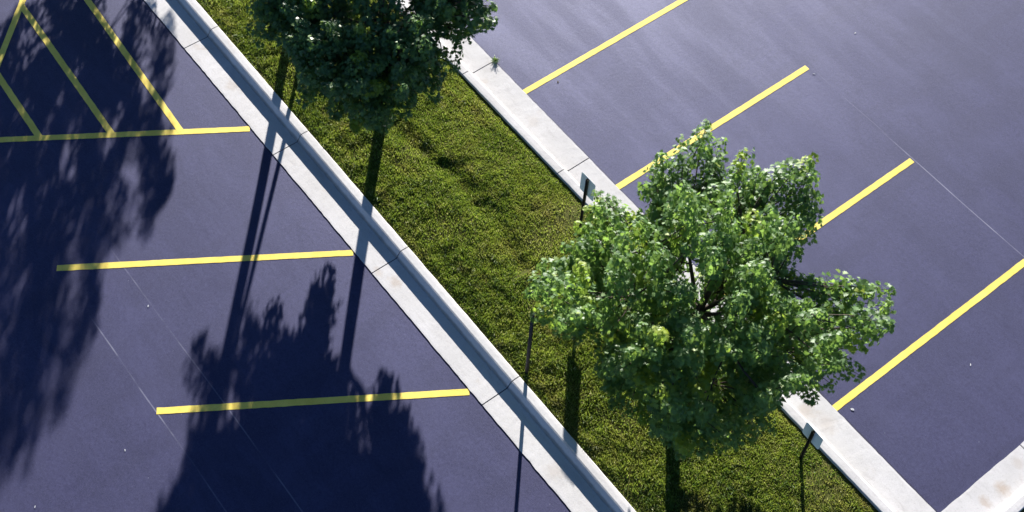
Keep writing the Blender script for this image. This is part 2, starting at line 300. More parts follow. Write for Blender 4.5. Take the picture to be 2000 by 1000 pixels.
SHOOTS_A=[(-10.04,-4.12,3.00,-9.92,-3.81,2.70),(-10.35,-4.15,2.80,-10.15,-3.87,2.50),(-10.27,-4.42,3.00,-10.15,-4.12,2.70),(-10.18,-3.87,2.70,-10.03,-3.56,2.50),(-10.49,-3.99,2.40,-10.24,-3.74,2.30),(-9.71,-3.82,3.00,-9.70,-3.51,2.70),(-7.01,-3.98,4.30,-7.14,-3.60,3.80),(-6.81,-3.34,3.90,-7.09,-3.28,3.30),(-7.69,-4.02,4.40,-7.81,-3.96,3.80),(-7.95,-4.13,4.20,-8.10,-4.02,3.70),(-8.33,-4.85,4.20,-8.47,-4.64,3.60),(-8.61,-4.76,3.80,-8.80,-4.51,3.30),(-10.37,-4.72,3.20,-10.35,-4.30,2.80),(-10.58,-4.51,2.90,-10.39,-4.05,2.50),(-7.14,-0.74,3.00,-7.48,-1.23,2.70),(-6.97,-1.05,3.10,-7.36,-1.42,2.80),(-6.53,-2.46,3.20,-6.91,-2.38,2.90),(-6.91,-1.74,3.20,-7.19,-1.95,2.80),(-9.78,-4.00,3.20,-9.69,-3.69,2.80),(-7.46,-0.97,2.50,-7.64,-1.35,2.20),(-10.51,-3.60,1.90,-10.13,-3.48,2.10),(-7.06,-2.86,3.80,-7.44,-2.97,3.30),(-7.15,-2.49,3.50,-7.57,-2.59,3.10),(-6.95,-0.75,2.70,-7.19,-1.30,2.65),(-6.85,-0.95,2.80,-7.14,-1.47,2.74),(-6.70,-1.19,2.80,-7.05,-1.68,2.74),(-6.73,-1.63,2.90,-7.16,-2.05,2.84),(-6.65,-1.94,3.10,-7.17,-2.23,3.04),(-6.55,-2.19,3.20,-7.12,-2.37,3.14),(-6.45,-2.45,3.30,-7.05,-2.51,3.25),(-6.69,-2.61,3.20,-7.29,-2.63,3.15),(-7.06,-2.78,3.20,-7.65,-2.70,3.15),(-6.82,-3.06,3.40,-7.38,-2.85,3.35),(-6.72,-3.30,3.50,-7.25,-3.02,3.45),(-6.63,-3.55,3.60,-7.13,-3.21,3.55),(-6.94,-3.61,3.60,-7.39,-3.22,3.55),(-6.72,-3.87,3.80,-7.16,-3.46,3.75),(-6.76,-4.26,3.90,-7.14,-3.79,3.85),(-7.06,-4.32,3.80,-7.39,-3.82,3.75),(-7.25,-4.02,3.60,-7.57,-3.51,3.55),(-7.30,-3.67,3.50,-7.67,-3.20,3.45),(-7.53,-3.92,3.50,-7.79,-3.39,3.45),(-7.36,-4.09,3.60,-7.65,-3.56,3.55),(-7.24,-4.18,3.80,-7.54,-3.67,3.75),(-7.46,-4.55,3.80,-7.68,-4.00,3.75),(-7.86,-4.48,3.70,-7.98,-3.89,3.65),(-8.15,-4.58,3.60,-8.18,-3.98,3.55),(-8.04,-4.81,3.90,-8.12,-4.22,3.85),(-8.20,-5.10,4.00,-8.24,-4.51,3.95),(-8.39,-5.01,3.80,-8.37,-4.42,3.75),(-8.61,-4.86,3.70,-8.53,-4.27,3.65),(-8.83,-4.64,3.60,-8.67,-4.06,3.55),(-9.01,-4.49,3.40,-8.77,-3.94,3.34),(-9.07,-4.17,3.30,-8.76,-3.66,3.24),(-9.15,-3.96,3.20,-8.77,-3.50,3.14),(-9.46,-4.07,3.20,-9.04,-3.65,3.14),(-9.77,-4.19,3.20,-9.32,-3.79,3.14),(-10.02,-4.18,3.10,-9.54,-3.84,3.04),(-10.18,-4.53,3.30,-9.73,-4.14,3.24),(-10.35,-4.76,3.40,-9.92,-4.35,3.34),(-10.52,-4.59,3.30,-10.05,-4.23,3.24),(-10.76,-4.23,3.50,-10.26,-3.91,3.44),(-10.70,-4.22,3.10,-10.17,-3.94,3.04),(-10.70,-4.01,3.00,-10.15,-3.78,2.94),(-10.93,-3.67,2.90,-10.35,-3.53,2.84),(-10.78,-3.36,2.70,-10.19,-3.29,2.64),(-10.76,-3.02,2.60,-10.16,-3.03,2.54),(-10.46,-2.90,2.60,-9.87,-2.93,2.54),(-10.48,-2.62,2.50,-9.90,-2.72,2.45),(-10.71,-2.29,2.40,-10.13,-2.46,2.35),(-10.63,-2.07,2.30,-10.07,-2.29,2.25),(-10.58,-1.81,2.30,-10.04,-2.07,2.25),(-10.46,-1.60,2.20,-9.95,-1.91,2.15),(-10.37,-1.35,2.20,-9.88,-1.70,2.15),(-10.13,-1.11,2.10,-9.69,-1.51,2.05),(-9.88,-1.08,2.10,-9.46,-1.51,2.05),(-9.65,-1.01,2.20,-9.26,-1.46,2.15),(-9.40,-0.98,2.20,-9.04,-1.46,2.15),(-9.18,-0.89,2.20,-8.86,-1.40,2.15),(-8.96,-0.80,2.20,-8.69,-1.33,2.15),(-8.74,-0.86,2.30,-8.51,-1.41,2.25),(-8.49,-0.96,2.30,-8.30,-1.53,2.25),(-8.27,-1.06,2.40,-8.14,-1.65,2.35),(-8.06,-1.17,2.50,-7.99,-1.76,2.45),(-7.89,-0.97,2.50,-7.87,-1.57,2.45),(-7.72,-0.77,2.50,-7.75,-1.37,2.45),(-7.31,-0.64,2.60,-7.44,-1.22,2.55),(-7.10,-1.06,2.70,-7.41,-1.79,2.63),(-6.92,-1.46,2.80,-7.39,-2.11,2.73),(-6.99,-1.85,2.90,-7.57,-2.41,2.83),(-6.92,-2.14,3.00,-7.61,-2.52,2.93),(-6.85,-2.33,3.10,-7.62,-2.56,3.03),(-6.78,-2.52,3.20,-7.57,-2.60,3.13),(-7.02,-2.66,3.10,-7.81,-2.69,3.03),(-7.39,-2.77,3.10,-8.18,-2.67,3.03),(-7.14,-2.97,3.30,-7.89,-2.69,3.23),(-7.04,-3.16,3.40,-7.74,-2.78,3.33),(-6.93,-3.36,3.50,-7.59,-2.92,3.43),(-7.17,-3.45,3.40,-7.77,-2.92,3.34),(-6.94,-3.69,3.60,-7.52,-3.15,3.54),(-6.95,-4.05,3.70,-7.45,-3.43,3.64),(-7.26,-4.02,3.70,-7.69,-3.35,3.64),(-7.44,-3.72,3.50,-7.87,-3.05,3.44),(-7.48,-3.45,3.30,-7.97,-2.83,3.24),(-7.64,-3.67,3.30,-7.99,-2.95,3.24),(-7.37,-3.94,3.60,-7.78,-3.26,3.54),(-7.58,-4.22,3.70,-7.87,-3.48,3.64),(-7.87,-4.20,3.50,-8.03,-3.42,3.43),(-8.14,-4.25,3.50,-8.18,-3.45,3.43),(-8.02,-4.54,3.70,-8.12,-3.75,3.63),(-8.16,-4.84,3.80,-8.21,-4.04,3.73),(-8.35,-4.69,3.70,-8.32,-3.89,3.63),(-8.54,-4.54,3.60,-8.43,-3.75,3.53),(-8.68,-4.41,3.40,-8.47,-3.64,3.33),(-8.85,-4.22,3.30,-8.53,-3.49,3.23),(-8.87,-3.92,3.20,-8.46,-3.24,3.12),(-8.92,-3.74,3.10,-8.42,-3.12,3.02),(-9.21,-3.88,3.10,-8.65,-3.32,3.02),(-9.51,-4.02,3.10,-8.91,-3.49,3.02),(-9.77,-3.97,3.10,-9.12,-3.51,3.02),(-9.92,-4.36,3.20,-9.32,-3.83,3.12),(-10.10,-4.58,3.30,-9.52,-4.04,3.22),(-10.25,-4.44,3.20,-9.62,-3.95,3.12),(-10.43,-4.24,3.20,-9.76,-3.81,3.12),(-10.41,-3.86,3.00,-9.68,-3.55,2.92),(-10.61,-3.64,2.80,-9.84,-3.44,2.72),(-10.47,-3.31,2.70,-9.68,-3.21,2.62),(-10.43,-3.01,2.60,-9.64,-3.02,2.52),(-10.13,-2.90,2.60,-9.34,-2.94,2.53),(-10.15,-2.66,2.50,-9.37,-2.80,2.43),(-10.38,-2.37,2.40,-9.61,-2.60,2.33),(-10.26,-1.95,2.30,-9.55,-2.31,2.23),(-10.18,-1.73,2.30,-9.50,-2.14,2.23),(-10.08,-1.55,2.20,-9.43,-2.02,2.13),(-9.89,-1.30,2.20,-9.29,-1.83,2.13),(-9.53,-1.29,2.20,-8.98,-1.87,2.13),(-9.20,-1.24,2.30,-8.72,-1.88,2.24),(-8.83,-1.09,2.30,-8.46,-1.80,2.24),(-8.41,-1.28,2.40,-8.16,-2.03,2.34),(-8.03,-1.54,2.50,-7.93,-2.33,2.44),(-7.75,-1.13,2.50,-7.79,-1.93,2.43),(-7.40,-0.98,2.60,-7.58,-1.76,2.53),(-8.19,-1.45,2.11,-8.23,-2.00,1.41),(-9.95,-3.52,1.36,-9.37,-3.31,1.31),(-8.26,-2.77,1.66,-8.88,-2.73,1.39),(-9.45,-2.97,3.91,-9.19,-2.94,3.05),(-9.86,-2.82,3.53,-9.63,-2.80,2.76),(-9.68,-2.48,2.33,-9.20,-2.51,1.92),(-6.71,-3.63,2.47,-7.20,-3.41,2.09),(-8.44,-3.31,1.54,-8.26,-2.58,1.03),(-10.39,-2.38,1.82,-9.72,-2.54,1.45),(-7.14,-2.74,1.61,-8.00,-2.76,1.31),(-8.56,-4.59,2.35,-8.45,-4.02,1.86),(-8.28,-3.96,2.20,-8.29,-3.49,1.70),(-7.65,-1.74,3.62,-7.61,-2.12,2.90),(-9.65,-3.08,2.39,-9.18,-2.95,1.65),(-9.92,-1.82,2.93,-9.48,-1.97,2.36),(-8.05,-3.47,4.44,-7.84,-3.25,3.83),(-9.27,-1.15,3.58,-9.14,-1.42,2.98),(-8.85,-3.35,4.90,-8.77,-3.45,4.08),(-10.24,-1.16,3.72,-10.05,-1.40,3.13),(-8.52,-2.84,4.55,-8.48,-2.74,3.66),(-8.45,-2.79,1.80,-8.22,-2.88,1.20),(-9.89,-1.05,2.75,-9.46,-1.59,2.14),(-9.49,-1.38,4.44,-9.41,-1.74,3.87),(-9.41,-1.66,4.15,-9.20,-1.91,3.34),(-6.52,-2.39,3.03,-7.19,-2.18,2.40),(-6.94,-1.64,2.63,-7.37,-1.94,2.01),(-10.35,-1.74,2.81,-9.87,-1.77,2.07),(-9.75,-1.82,3.32,-9.31,-2.05,2.63),(-7.10,-2.57,2.29,-7.51,-2.65,1.83),(-8.74,-4.73,1.50,-8.75,-3.93,1.21),(-10.03,-1.32,2.36,-9.56,-1.70,1.93),(-9.52,-2.98,1.34,-8.72,-2.60,1.15),(-10.24,-4.37,2.34,-9.87,-3.91,1.96),(-9.57,-2.14,1.83,-8.88,-2.62,1.50),(-6.98,-1.58,1.96,-7.43,-2.22,1.90),(-9.84,-1.33,1.91,-9.33,-1.57,1.41),(-8.70,-4.01,1.44,-8.53,-3.31,1.17),(-8.36,-3.01,5.02,-8.35,-2.92,4.40),(-9.32,-3.01,1.96,-8.75,-2.91,1.45),(-8.95,-3.28,1.34,-8.45,-2.79,1.28),(-9.79,-3.36,2.41,-9.29,-3.23,1.93),(-8.76,-2.22,1.60,-8.39,-2.93,1.15),(-9.05,-0.82,3.94,-8.77,-1.21,3.14),(-8.00,-4.24,3.53,-7.73,-3.89,2.84),(-9.09,-0.55,3.67,-8.93,-1.18,3.24),(-7.72,-2.31,4.00,-7.86,-2.42,3.31),(-8.24,-2.03,4.27,-8.26,-2.16,3.55),(-6.93,-3.76,2.89,-7.55,-3.60,2.32),(-7.73,-3.84,1.59,-8.14,-3.37,1.33),(-8.60,-1.10,2.00,-8.56,-1.57,1.48),(-7.91,-1.79,1.63,-7.99,-2.48,1.38),(-8.28,-5.19,2.28,-8.38,-4.60,2.02),(-7.31,-1.72,2.40,-7.72,-2.02,1.94),(-9.36,-1.89,2.79,-9.01,-2.28,2.04),(-10.02,-3.73,2.02,-9.40,-3.63,1.65),(-9.70,-2.95,4.09,-9.60,-3.00,3.38),(-8.72,-3.55,1.23,-8.39,-2.93,1.33),(-7.74,-2.71,4.77,-7.81,-2.68,4.14),(-9.84,-1.59,1.50,-9.07,-1.87,1.19),(-9.43,-1.44,3.06,-9.04,-1.69,2.53),(-6.92,-2.03,2.92,-7.41,-2.16,2.40),(-6.77,-3.86,2.90,-7.21,-3.60,2.57),(-8.18,-2.77,4.22,-8.27,-2.68,3.61),(-9.28,-2.16,2.55,-8.88,-2.28,1.81),(-9.74,-3.30,3.70,-9.54,-3.13,3.06),(-8.56,-4.37,3.41,-8.54,-4.01,2.55),(-8.37,-5.23,2.58,-8.51,-4.70,2.06),(-9.51,-2.20,2.96,-9.18,-2.36,2.36),(-10.27,-1.00,2.70,-9.76,-1.38,2.06),(-8.26,-1.84,4.47,-8.42,-2.02,3.62),(-8.41,-5.01,3.23,-8.34,-4.62,2.69),(-9.51,-3.72,1.99,-9.27,-3.20,1.43),(-9.71,-3.91,2.09,-9.16,-3.68,1.70),(-8.79,-4.19,2.94,-8.71,-3.77,2.49),(-9.92,-2.21,4.33,-9.71,-2.34,3.75),(-10.55,-2.47,3.54,-10.23,-2.47,2.97),(-8.38,-1.90,3.84,-8.42,-2.02,3.14),(-7.26,-0.65,3.45,-7.72,-1.13,2.92),(-9.26,-1.74,2.59,-9.06,-2.28,1.88),(-10.15,-2.09,4.13,-9.80,-2.45,3.53),(-9.85,-2.58,4.01,-9.69,-2.46,3.27),(-7.74,-2.78,1.73,-8.45,-3.03,1.22),(-9.14,-1.97,3.79,-8.98,-1.96,3.04),(-10.46,-2.34,3.35,-10.07,-2.46,2.82),(-7.30,-2.09,1.29,-8.05,-2.41,1.44),(-8.97,-1.68,3.89,-8.82,-1.79,2.97),(-10.32,-2.81,2.18,-9.83,-3.02,1.62),(-9.03,-3.50,1.37,-8.49,-3.07,1.34),(-7.56,-4.91,2.25,-7.83,-4.65,1.74),(-8.51,-4.44,1.93,-8.43,-3.88,1.46),(-9.82,-1.91,1.58,-9.18,-2.23,1.23),(-9.34,-1.33,3.61,-9.11,-1.61,2.87),(-9.38,-2.40,4.36,-9.33,-2.51,3.60),(-9.34,-2.76,3.94,-9.04,-2.79,3.05),(-9.58,-1.60,1.74,-8.90,-1.70,1.17),(-8.69,-1.21,2.18,-8.79,-1.77,1.46),(-9.36,-3.01,4.07,-9.20,-2.98,3.43),(-6.21,-2.91,2.23,-6.80,-2.96,1.82),(-8.18,-4.45,2.21,-8.19,-3.95,1.53),(-8.33,-4.41,2.91,-8.30,-3.94,2.47),(-9.15,-3.16,3.85,-9.00,-2.95,3.15),(-7.86,-0.62,3.29,-7.79,-1.00,2.71),(-10.32,-2.05,2.75,-9.91,-2.18,2.23),(-10.04,-2.35,3.19,-9.68,-2.35,2.67),(-9.67,-0.80,3.77,-9.48,-1.05,3.08),(-9.35,-3.84,2.04,-8.80,-3.54,1.79),(-8.70,-4.33,1.89,-8.56,-3.71,1.26),(-9.37,-1.55,4.31,-9.04,-1.87,3.51),(-8.00,-0.86,3.84,-8.10,-1.23,3.23),(-7.85,-2.80,4.63,-7.85,-2.92,3.69),(-10.11,-4.71,2.20,-9.50,-4.31,1.72),(-9.92,-1.43,3.49,-9.42,-1.82,2.86),(-9.03,-1.89,1.22,-8.58,-2.42,1.08),(-7.72,-0.73,2.98,-7.76,-1.24,2.53),(-9.01,-3.06,4.49,-8.69,-2.94,3.65),(-6.85,-4.13,2.43,-7.42,-3.70,2.07),(-6.88,-1.22,2.53,-7.14,-1.81,1.93),(-8.19,-0.77,3.96,-8.39,-1.05,3.27),(-8.06,-2.84,3.97,-7.93,-2.77,3.32),(-9.56,-3.49,3.35,-9.19,-3.42,2.74),(-9.38,-1.54,3.77,-9.10,-1.63,3.20),(-6.96,-4.00,2.16,-7.26,-3.42,1.65),(-8.63,-1.01,3.08,-8.59,-1.30,2.54),(-9.04,-3.60,4.68,-9.03,-3.54,3.86),(-8.21,-1.57,2.54,-8.10,-2.00,1.80),(-9.05,-2.56,1.43,-8.44,-2.72,1.07),(-7.70,-2.00,4.22,-8.03,-2.04,3.38),(-6.97,-1.79,3.62,-7.24,-2.03,3.04),(-9.44,-2.08,2.89,-9.05,-2.07,2.31),(-7.76,-4.24,3.85,-7.86,-3.85,3.19),(-9.76,-2.90,2.66,-9.37,-2.78,2.12),(-7.42,-3.31,1.65,-7.91,-3.02,1.27),(-9.35,-2.75,4.71,-9.17,-2.67,3.90),(-9.72,-4.79,1.75,-9.74,-4.24,1.32),(-10.20,-3.42,2.72,-10.03,-3.10,2.20),(-9.44,-2.60,4.24,-9.25,-2.75,3.56),(-9.84,-4.35,2.27,-9.71,-3.89,1.78),(-8.98,-1.71,4.08,-9.01,-1.87,3.27),(-8.58,-4.32,2.57,-8.55,-3.92,2.04),(-10.03,-2.87,2.37,-9.64,-2.88,1.86),(-8.47,-4.04,2.21,-8.57,-3.62,1.66),(-8.63,-3.37,4.50,-8.65,-3.27,3.81),(-10.20,-2.63,2.74,-9.76,-2.73,2.26),(-10.16,-1.72,2.07,-9.47,-1.85,1.56),(-8.80,-2.50,4.28,-8.74,-2.65,3.52),(-10.55,-3.31,3.89,-10.30,-3.26,3.16),(-9.64,-3.38,2.08,-9.27,-3.04,1.65),(-8.10,-1.19,4.28,-8.24,-1.45,3.66),(-9.78,-4.22,1.80,-9.38,-3.64,1.57),(-8.30,-2.38,1.23,-8.33,-2.95,1.45),(-8.64,-3.45,1.20,-8.69,-2.81,1.05),(-9.16,-2.79,4.38,-9.06,-2.88,3.55),(-9.86,-1.05,3.53,-9.51,-1.32,3.08),(-7.59,-3.23,2.09,-7.98,-2.79,1.68),(-10.20,-2.63,3.53,-9.78,-2.62,2.96),(-8.00,-2.55,4.15,-7.99,-2.67,3.53),(-9.42,-3.80,2.04,-8.86,-3.30,1.57),(-8.93,-1.76,3.40,-8.65,-2.07,2.87),(-6.38,-2.74,2.21,-7.01,-2.82,1.59),(-9.39,-2.87,4.45,-9.35,-3.02,3.52),(-9.61,-1.22,4.28,-9.36,-1.44,3.55),(-8.96,-2.08,4.05,-8.59,-2.06,3.46),(-6.84,-3.24,1.98,-7.37,-3.04,1.53),(-7.34,-3.80,2.30,-7.57,-3.18,1.67),(-8.83,-4.09,1.69,-8.64,-3.50,1.20),(-8.39,-1.78,1.49,-8.14,-2.41,1.50),(-10.03,-0.74,3.31,-9.76,-1.06,2.74),(-6.87,-3.76,2.48,-7.27,-3.64,1.83),(-7.56,-4.63,1.93,-7.83,-3.93,1.49),(-9.07,-4.00,2.50,-8.83,-3.54,1.84),(-6.41,-3.07,1.96,-7.02,-3.06,1.43),(-7.50,-4.24,2.47,-7.76,-3.82,1.71),(-9.17,-1.00,3.17,-9.13,-1.38,2.61),(-6.94,-2.94,1.98,-7.58,-2.97,1.58),(-9.71,-1.42,4.05,-9.41,-1.69,3.26),(-8.59,-4.09,3.46,-8.73,-3.87,2.72),(-9.95,-0.84,3.81,-9.80,-1.08,3.17),(-7.54,-0.55,4.13,-7.69,-1.04,3.47),(-9.08,-3.27,2.28,-8.79,-2.82,1.71),(-9.23,-1.15,4.34,-8.92,-1.33,3.60),(-9.70,-4.10,2.57,-9.44,-3.86,1.81),(-7.93,-3.93,2.00,-8.09,-3.51,1.60),(-10.81,-3.17,3.62,-10.28,-3.10,2.89),(-10.12,-2.27,3.11,-9.77,-2.44,2.36),(-7.37,-2.29,1.53,-8.15,-2.58,1.13),(-7.29,-1.64,2.85,-7.54,-2.08,2.20),(-9.97,-2.64,2.13,-9.32,-2.58,1.91),(-8.97,-3.87,4.21,-8.73,-3.62,3.38),(-9.95,-1.84,4.12,-9.43,-2.17,3.43),(-8.36,-4.31,1.90,-8.56,-3.48,1.61),(-7.67,-4.22,2.69,-8.02,-3.88,2.14),(-7.50,-1.05,3.58,-7.81,-1.35,3.01),(-7.29,-2.45,2.03,-7.90,-2.59,1.31),(-9.65,-3.66,1.74,-9.14,-3.38,1.28),(-7.91,-5.20,2.04,-7.90,-4.63,1.74),(-9.89,-2.86,3.10,-9.56,-2.78,2.55),(-6.79,-1.18,1.64,-7.27,-1.51,1.39),(-8.86,-1.36,3.03,-8.86,-2.01,2.48),(-6.76,-3.41,2.29,-7.32,-3.10,2.02),(-6.39,-2.17,2.02,-7.09,-2.42,1.53),(-9.28,-2.76,4.03,-8.93,-2.92,3.28),(-8.00,-2.19,3.96,-8.18,-2.21,3.23),(-7.07,-1.89,4.13,-7.34,-2.18,3.36),(-9.43,-1.75,2.17,-8.93,-2.22,1.83),(-9.91,-3.39,3.84,-9.57,-3.19,3.30),(-9.76,-2.18,3.65,-9.29,-2.37,3.03),(-6.76,-3.39,2.11,-7.20,-3.14,1.70),(-9.61,-1.16,3.73,-9.23,-1.42,3.09),(-9.60,-2.38,3.19,-9.28,-2.60,2.58),(-7.63,-1.08,4.06,-7.73,-1.21,3.24),(-6.98,-3.20,1.82,-7.65,-3.03,1.35),(-10.56,-2.71,3.45,-9.88,-2.62,2.86),(-7.90,-1.61,2.57,-7.87,-1.95,1.93),(-9.53,-3.10,3.68,-9.31,-3.14,2.91),(-9.55,-2.24,4.69,-9.51,-2.27,4.02),(-9.69,-1.97,2.10,-9.22,-2.36,1.76),(-8.97,-1.71,1.42,-9.01,-2.42,1.07),(-9.36,-1.98,2.28,-9.06,-2.38,1.81),(-8.71,-1.41,3.65,-8.48,-1.61,2.87),(-6.89,-2.89,2.40,-7.41,-2.90,1.81),(-10.42,-1.86,3.59,-10.29,-2.08,2.68),(-9.71,-3.35,3.35,-9.43,-3.43,2.56),(-9.97,-3.69,2.82,-9.59,-3.63,2.26),(-9.59,-1.44,3.41,-9.42,-1.51,2.84),(-10.75,-2.37,4.02,-10.42,-2.11,3.38),(-8.11,-2.76,4.80,-8.10,-2.60,4.06),(-10.66,-1.36,3.18,-9.91,-1.42,2.81),(-8.37,-3.57,1.68,-8.17,-2.87,1.29),(-9.70,-2.25,3.24,-9.35,-2.16,2.41),(-9.54,-1.86,1.94,-9.02,-2.22,1.58),(-8.85,-4.10,2.70,-8.62,-3.76,1.92),(-8.16,-1.12,3.80,-8.21,-1.47,2.98),(-9.20,-3.64,1.21,-8.54,-3.15,1.23),(-8.70,-4.48,2.92,-8.76,-3.90,2.20),(-8.69,-2.35,4.95,-8.43,-2.29,4.29),(-7.09,-2.15,2.07,-7.66,-2.23,1.65),(-10.21,-2.31,3.18,-10.04,-2.29,2.58),(-9.43,-3.44,2.35,-9.03,-3.23,1.68),(-7.87,-1.53,4.09,-7.94,-1.60,3.47),(-9.96,-3.27,3.26,-9.70,-2.96,2.43),(-7.72,-1.72,4.43,-7.86,-1.76,3.79),(-8.84,-1.19,3.92,-8.74,-1.60,3.18),(-9.26,-1.72,3.45,-9.14,-1.94,2.71),(-8.48,-1.43,3.12,-8.27,-1.90,2.56),(-10.67,-1.97,3.67,-10.31,-2.14,2.96),(-7.65,-2.81,4.30,-7.82,-2.61,3.69),(-8.46,-1.97,1.31,-8.22,-2.57,1.15),(-10.31,-4.07,1.97,-9.70,-3.71,1.84),(-8.92,-3.58,2.11,-8.52,-3.10,1.76),(-7.66,-2.14,4.22,-7.77,-2.32,3.47),(-10.02,-3.18,2.54,-9.60,-2.99,2.09),(-10.23,-3.14,4.25,-10.00,-3.12,3.69),(-9.43,-1.74,1.69,-9.01,-2.03,1.07),(-9.35,-4.05,1.31,-9.00,-3.59,1.01),(-7.95,-4.97,2.22,-7.86,-4.14,1.79),(-9.55,-2.03,3.30,-9.23,-2.12,2.71),(-8.35,-4.97,2.02,-8.08,-4.35,1.39),(-9.27,-3.34,2.45,-8.82,-3.40,1.91),(-8.83,-0.70,3.38,-8.81,-1.24,2.73),(-7.27,-1.59,3.10,-7.69,-1.79,2.41),(-8.66,-0.88,2.85,-8.42,-1.31,2.05),(-6.79,-2.25,2.39,-7.20,-2.33,1.77),(-9.09,-1.18,3.75,-8.94,-1.51,3.02),(-8.97,-1.82,4.42,-8.51,-1.89,3.73),(-7.91,-1.43,3.66,-8.01,-1.88,3.08),(-8.17,-4.25,1.84,-8.24,-3.57,1.39),(-9.44,-1.89,4.11,-9.44,-2.04,3.31),(-9.62,-2.80,3.61,-9.46,-2.88,2.75),(-10.43,-3.96,2.28,-9.91,-3.65,1.92),(-8.49,-2.99,4.63,-8.60,-3.11,3.75),(-8.86,-2.29,4.83,-8.86,-2.43,4.22),(-10.06,-3.20,3.78,-9.85,-3.17,3.04),(-8.88,-1.05,2.79,-8.98,-1.55,2.04),(-7.87,-4.52,3.51,-8.01,-4.32,2.74),(-9.44,-4.20,1.91,-9.12,-3.75,1.61),(-8.35,-1.41,3.88,-8.35,-1.91,3.11),(-8.06,-4.57,2.65,-8.08,-4.11,2.10),(-8.91,-4.51,1.99,-8.89,-3.85,1.38),(-8.58,-3.05,4.43,-8.60,-2.88,3.53),(-9.98,-3.62,2.51,-9.45,-3.47,2.06),(-9.79,-1.72,4.23,-9.56,-1.93,3.51),(-6.98,-1.58,2.85,-7.60,-1.74,2.24),(-9.31,-1.01,4.05,-9.01,-1.34,3.51),(-8.84,-3.44,4.31,-8.86,-3.13,3.43),(-6.24,-2.49,2.10,-6.76,-2.28,1.41),(-7.80,-4.25,3.35,-7.88,-3.91,2.56),(-10.04,-1.03,3.72,-9.81,-1.26,3.15),(-10.01,-2.48,2.28,-9.33,-2.35,1.75),(-10.02,-2.24,3.46,-9.46,-2.37,2.78),(-8.40,-1.23,2.34,-8.06,-1.68,1.63),(-9.64,-2.15,4.02,-9.31,-2.24,3.39),(-8.25,-0.52,4.11,-7.94,-0.89,3.32),(-8.24,-1.16,2.92,-8.31,-1.53,2.34),(-7.38,-2.67,2.16,-7.96,-2.67,1.43),(-8.29,-1.65,1.17,-8.47,-2.21,1.07),(-10.29,-2.28,1.58,-9.64,-2.27,1.04),(-8.56,-2.90,2.01,-8.32,-2.58,1.39),(-7.04,-3.71,2.54,-7.57,-3.54,1.87),(-7.08,-1.64,3.39,-7.38,-2.18,2.71),(-9.87,-3.07,3.74,-9.44,-3.05,3.31),(-8.02,-1.45,4.40,-8.02,-1.57,3.50),(-10.16,-2.85,2.99,-9.61,-2.85,2.37),(-9.90,-2.80,3.98,-9.74,-2.72,3.38),(-6.77,-2.73,1.87,-7.44,-2.78,1.33),(-9.27,-1.60,2.24,-8.75,-1.91,1.66),(-6.48,-2.64,1.81,-7.21,-2.63,1.42),(-7.77,-2.46,2.13,-7.98,-2.83,1.58),(-9.12,-4.13,1.51,-9.07,-3.60,1.16),(-8.13,-3.01,4.20,-8.03,-2.88,3.39),(-8.74,-3.69,4.04,-8.65,-3.51,3.40),(-7.87,-2.17,1.68,-8.36,-2.84,1.34),(-7.45,-3.60,1.61,-8.05,-3.38,1.20),(-6.60,-3.63,2.98,-7.11,-3.52,2.34),(-8.67,-2.71,4.61,-8.63,-2.84,3.98),(-8.48,-4.66,2.10,-8.53,-4.13,1.57),(-10.62,-1.84,3.91,-10.40,-2.12,3.30),(-8.09,-2.49,5.02,-8.15,-2.56,4.40),(-8.89,-1.20,2.83,-8.84,-1.76,2.38)]
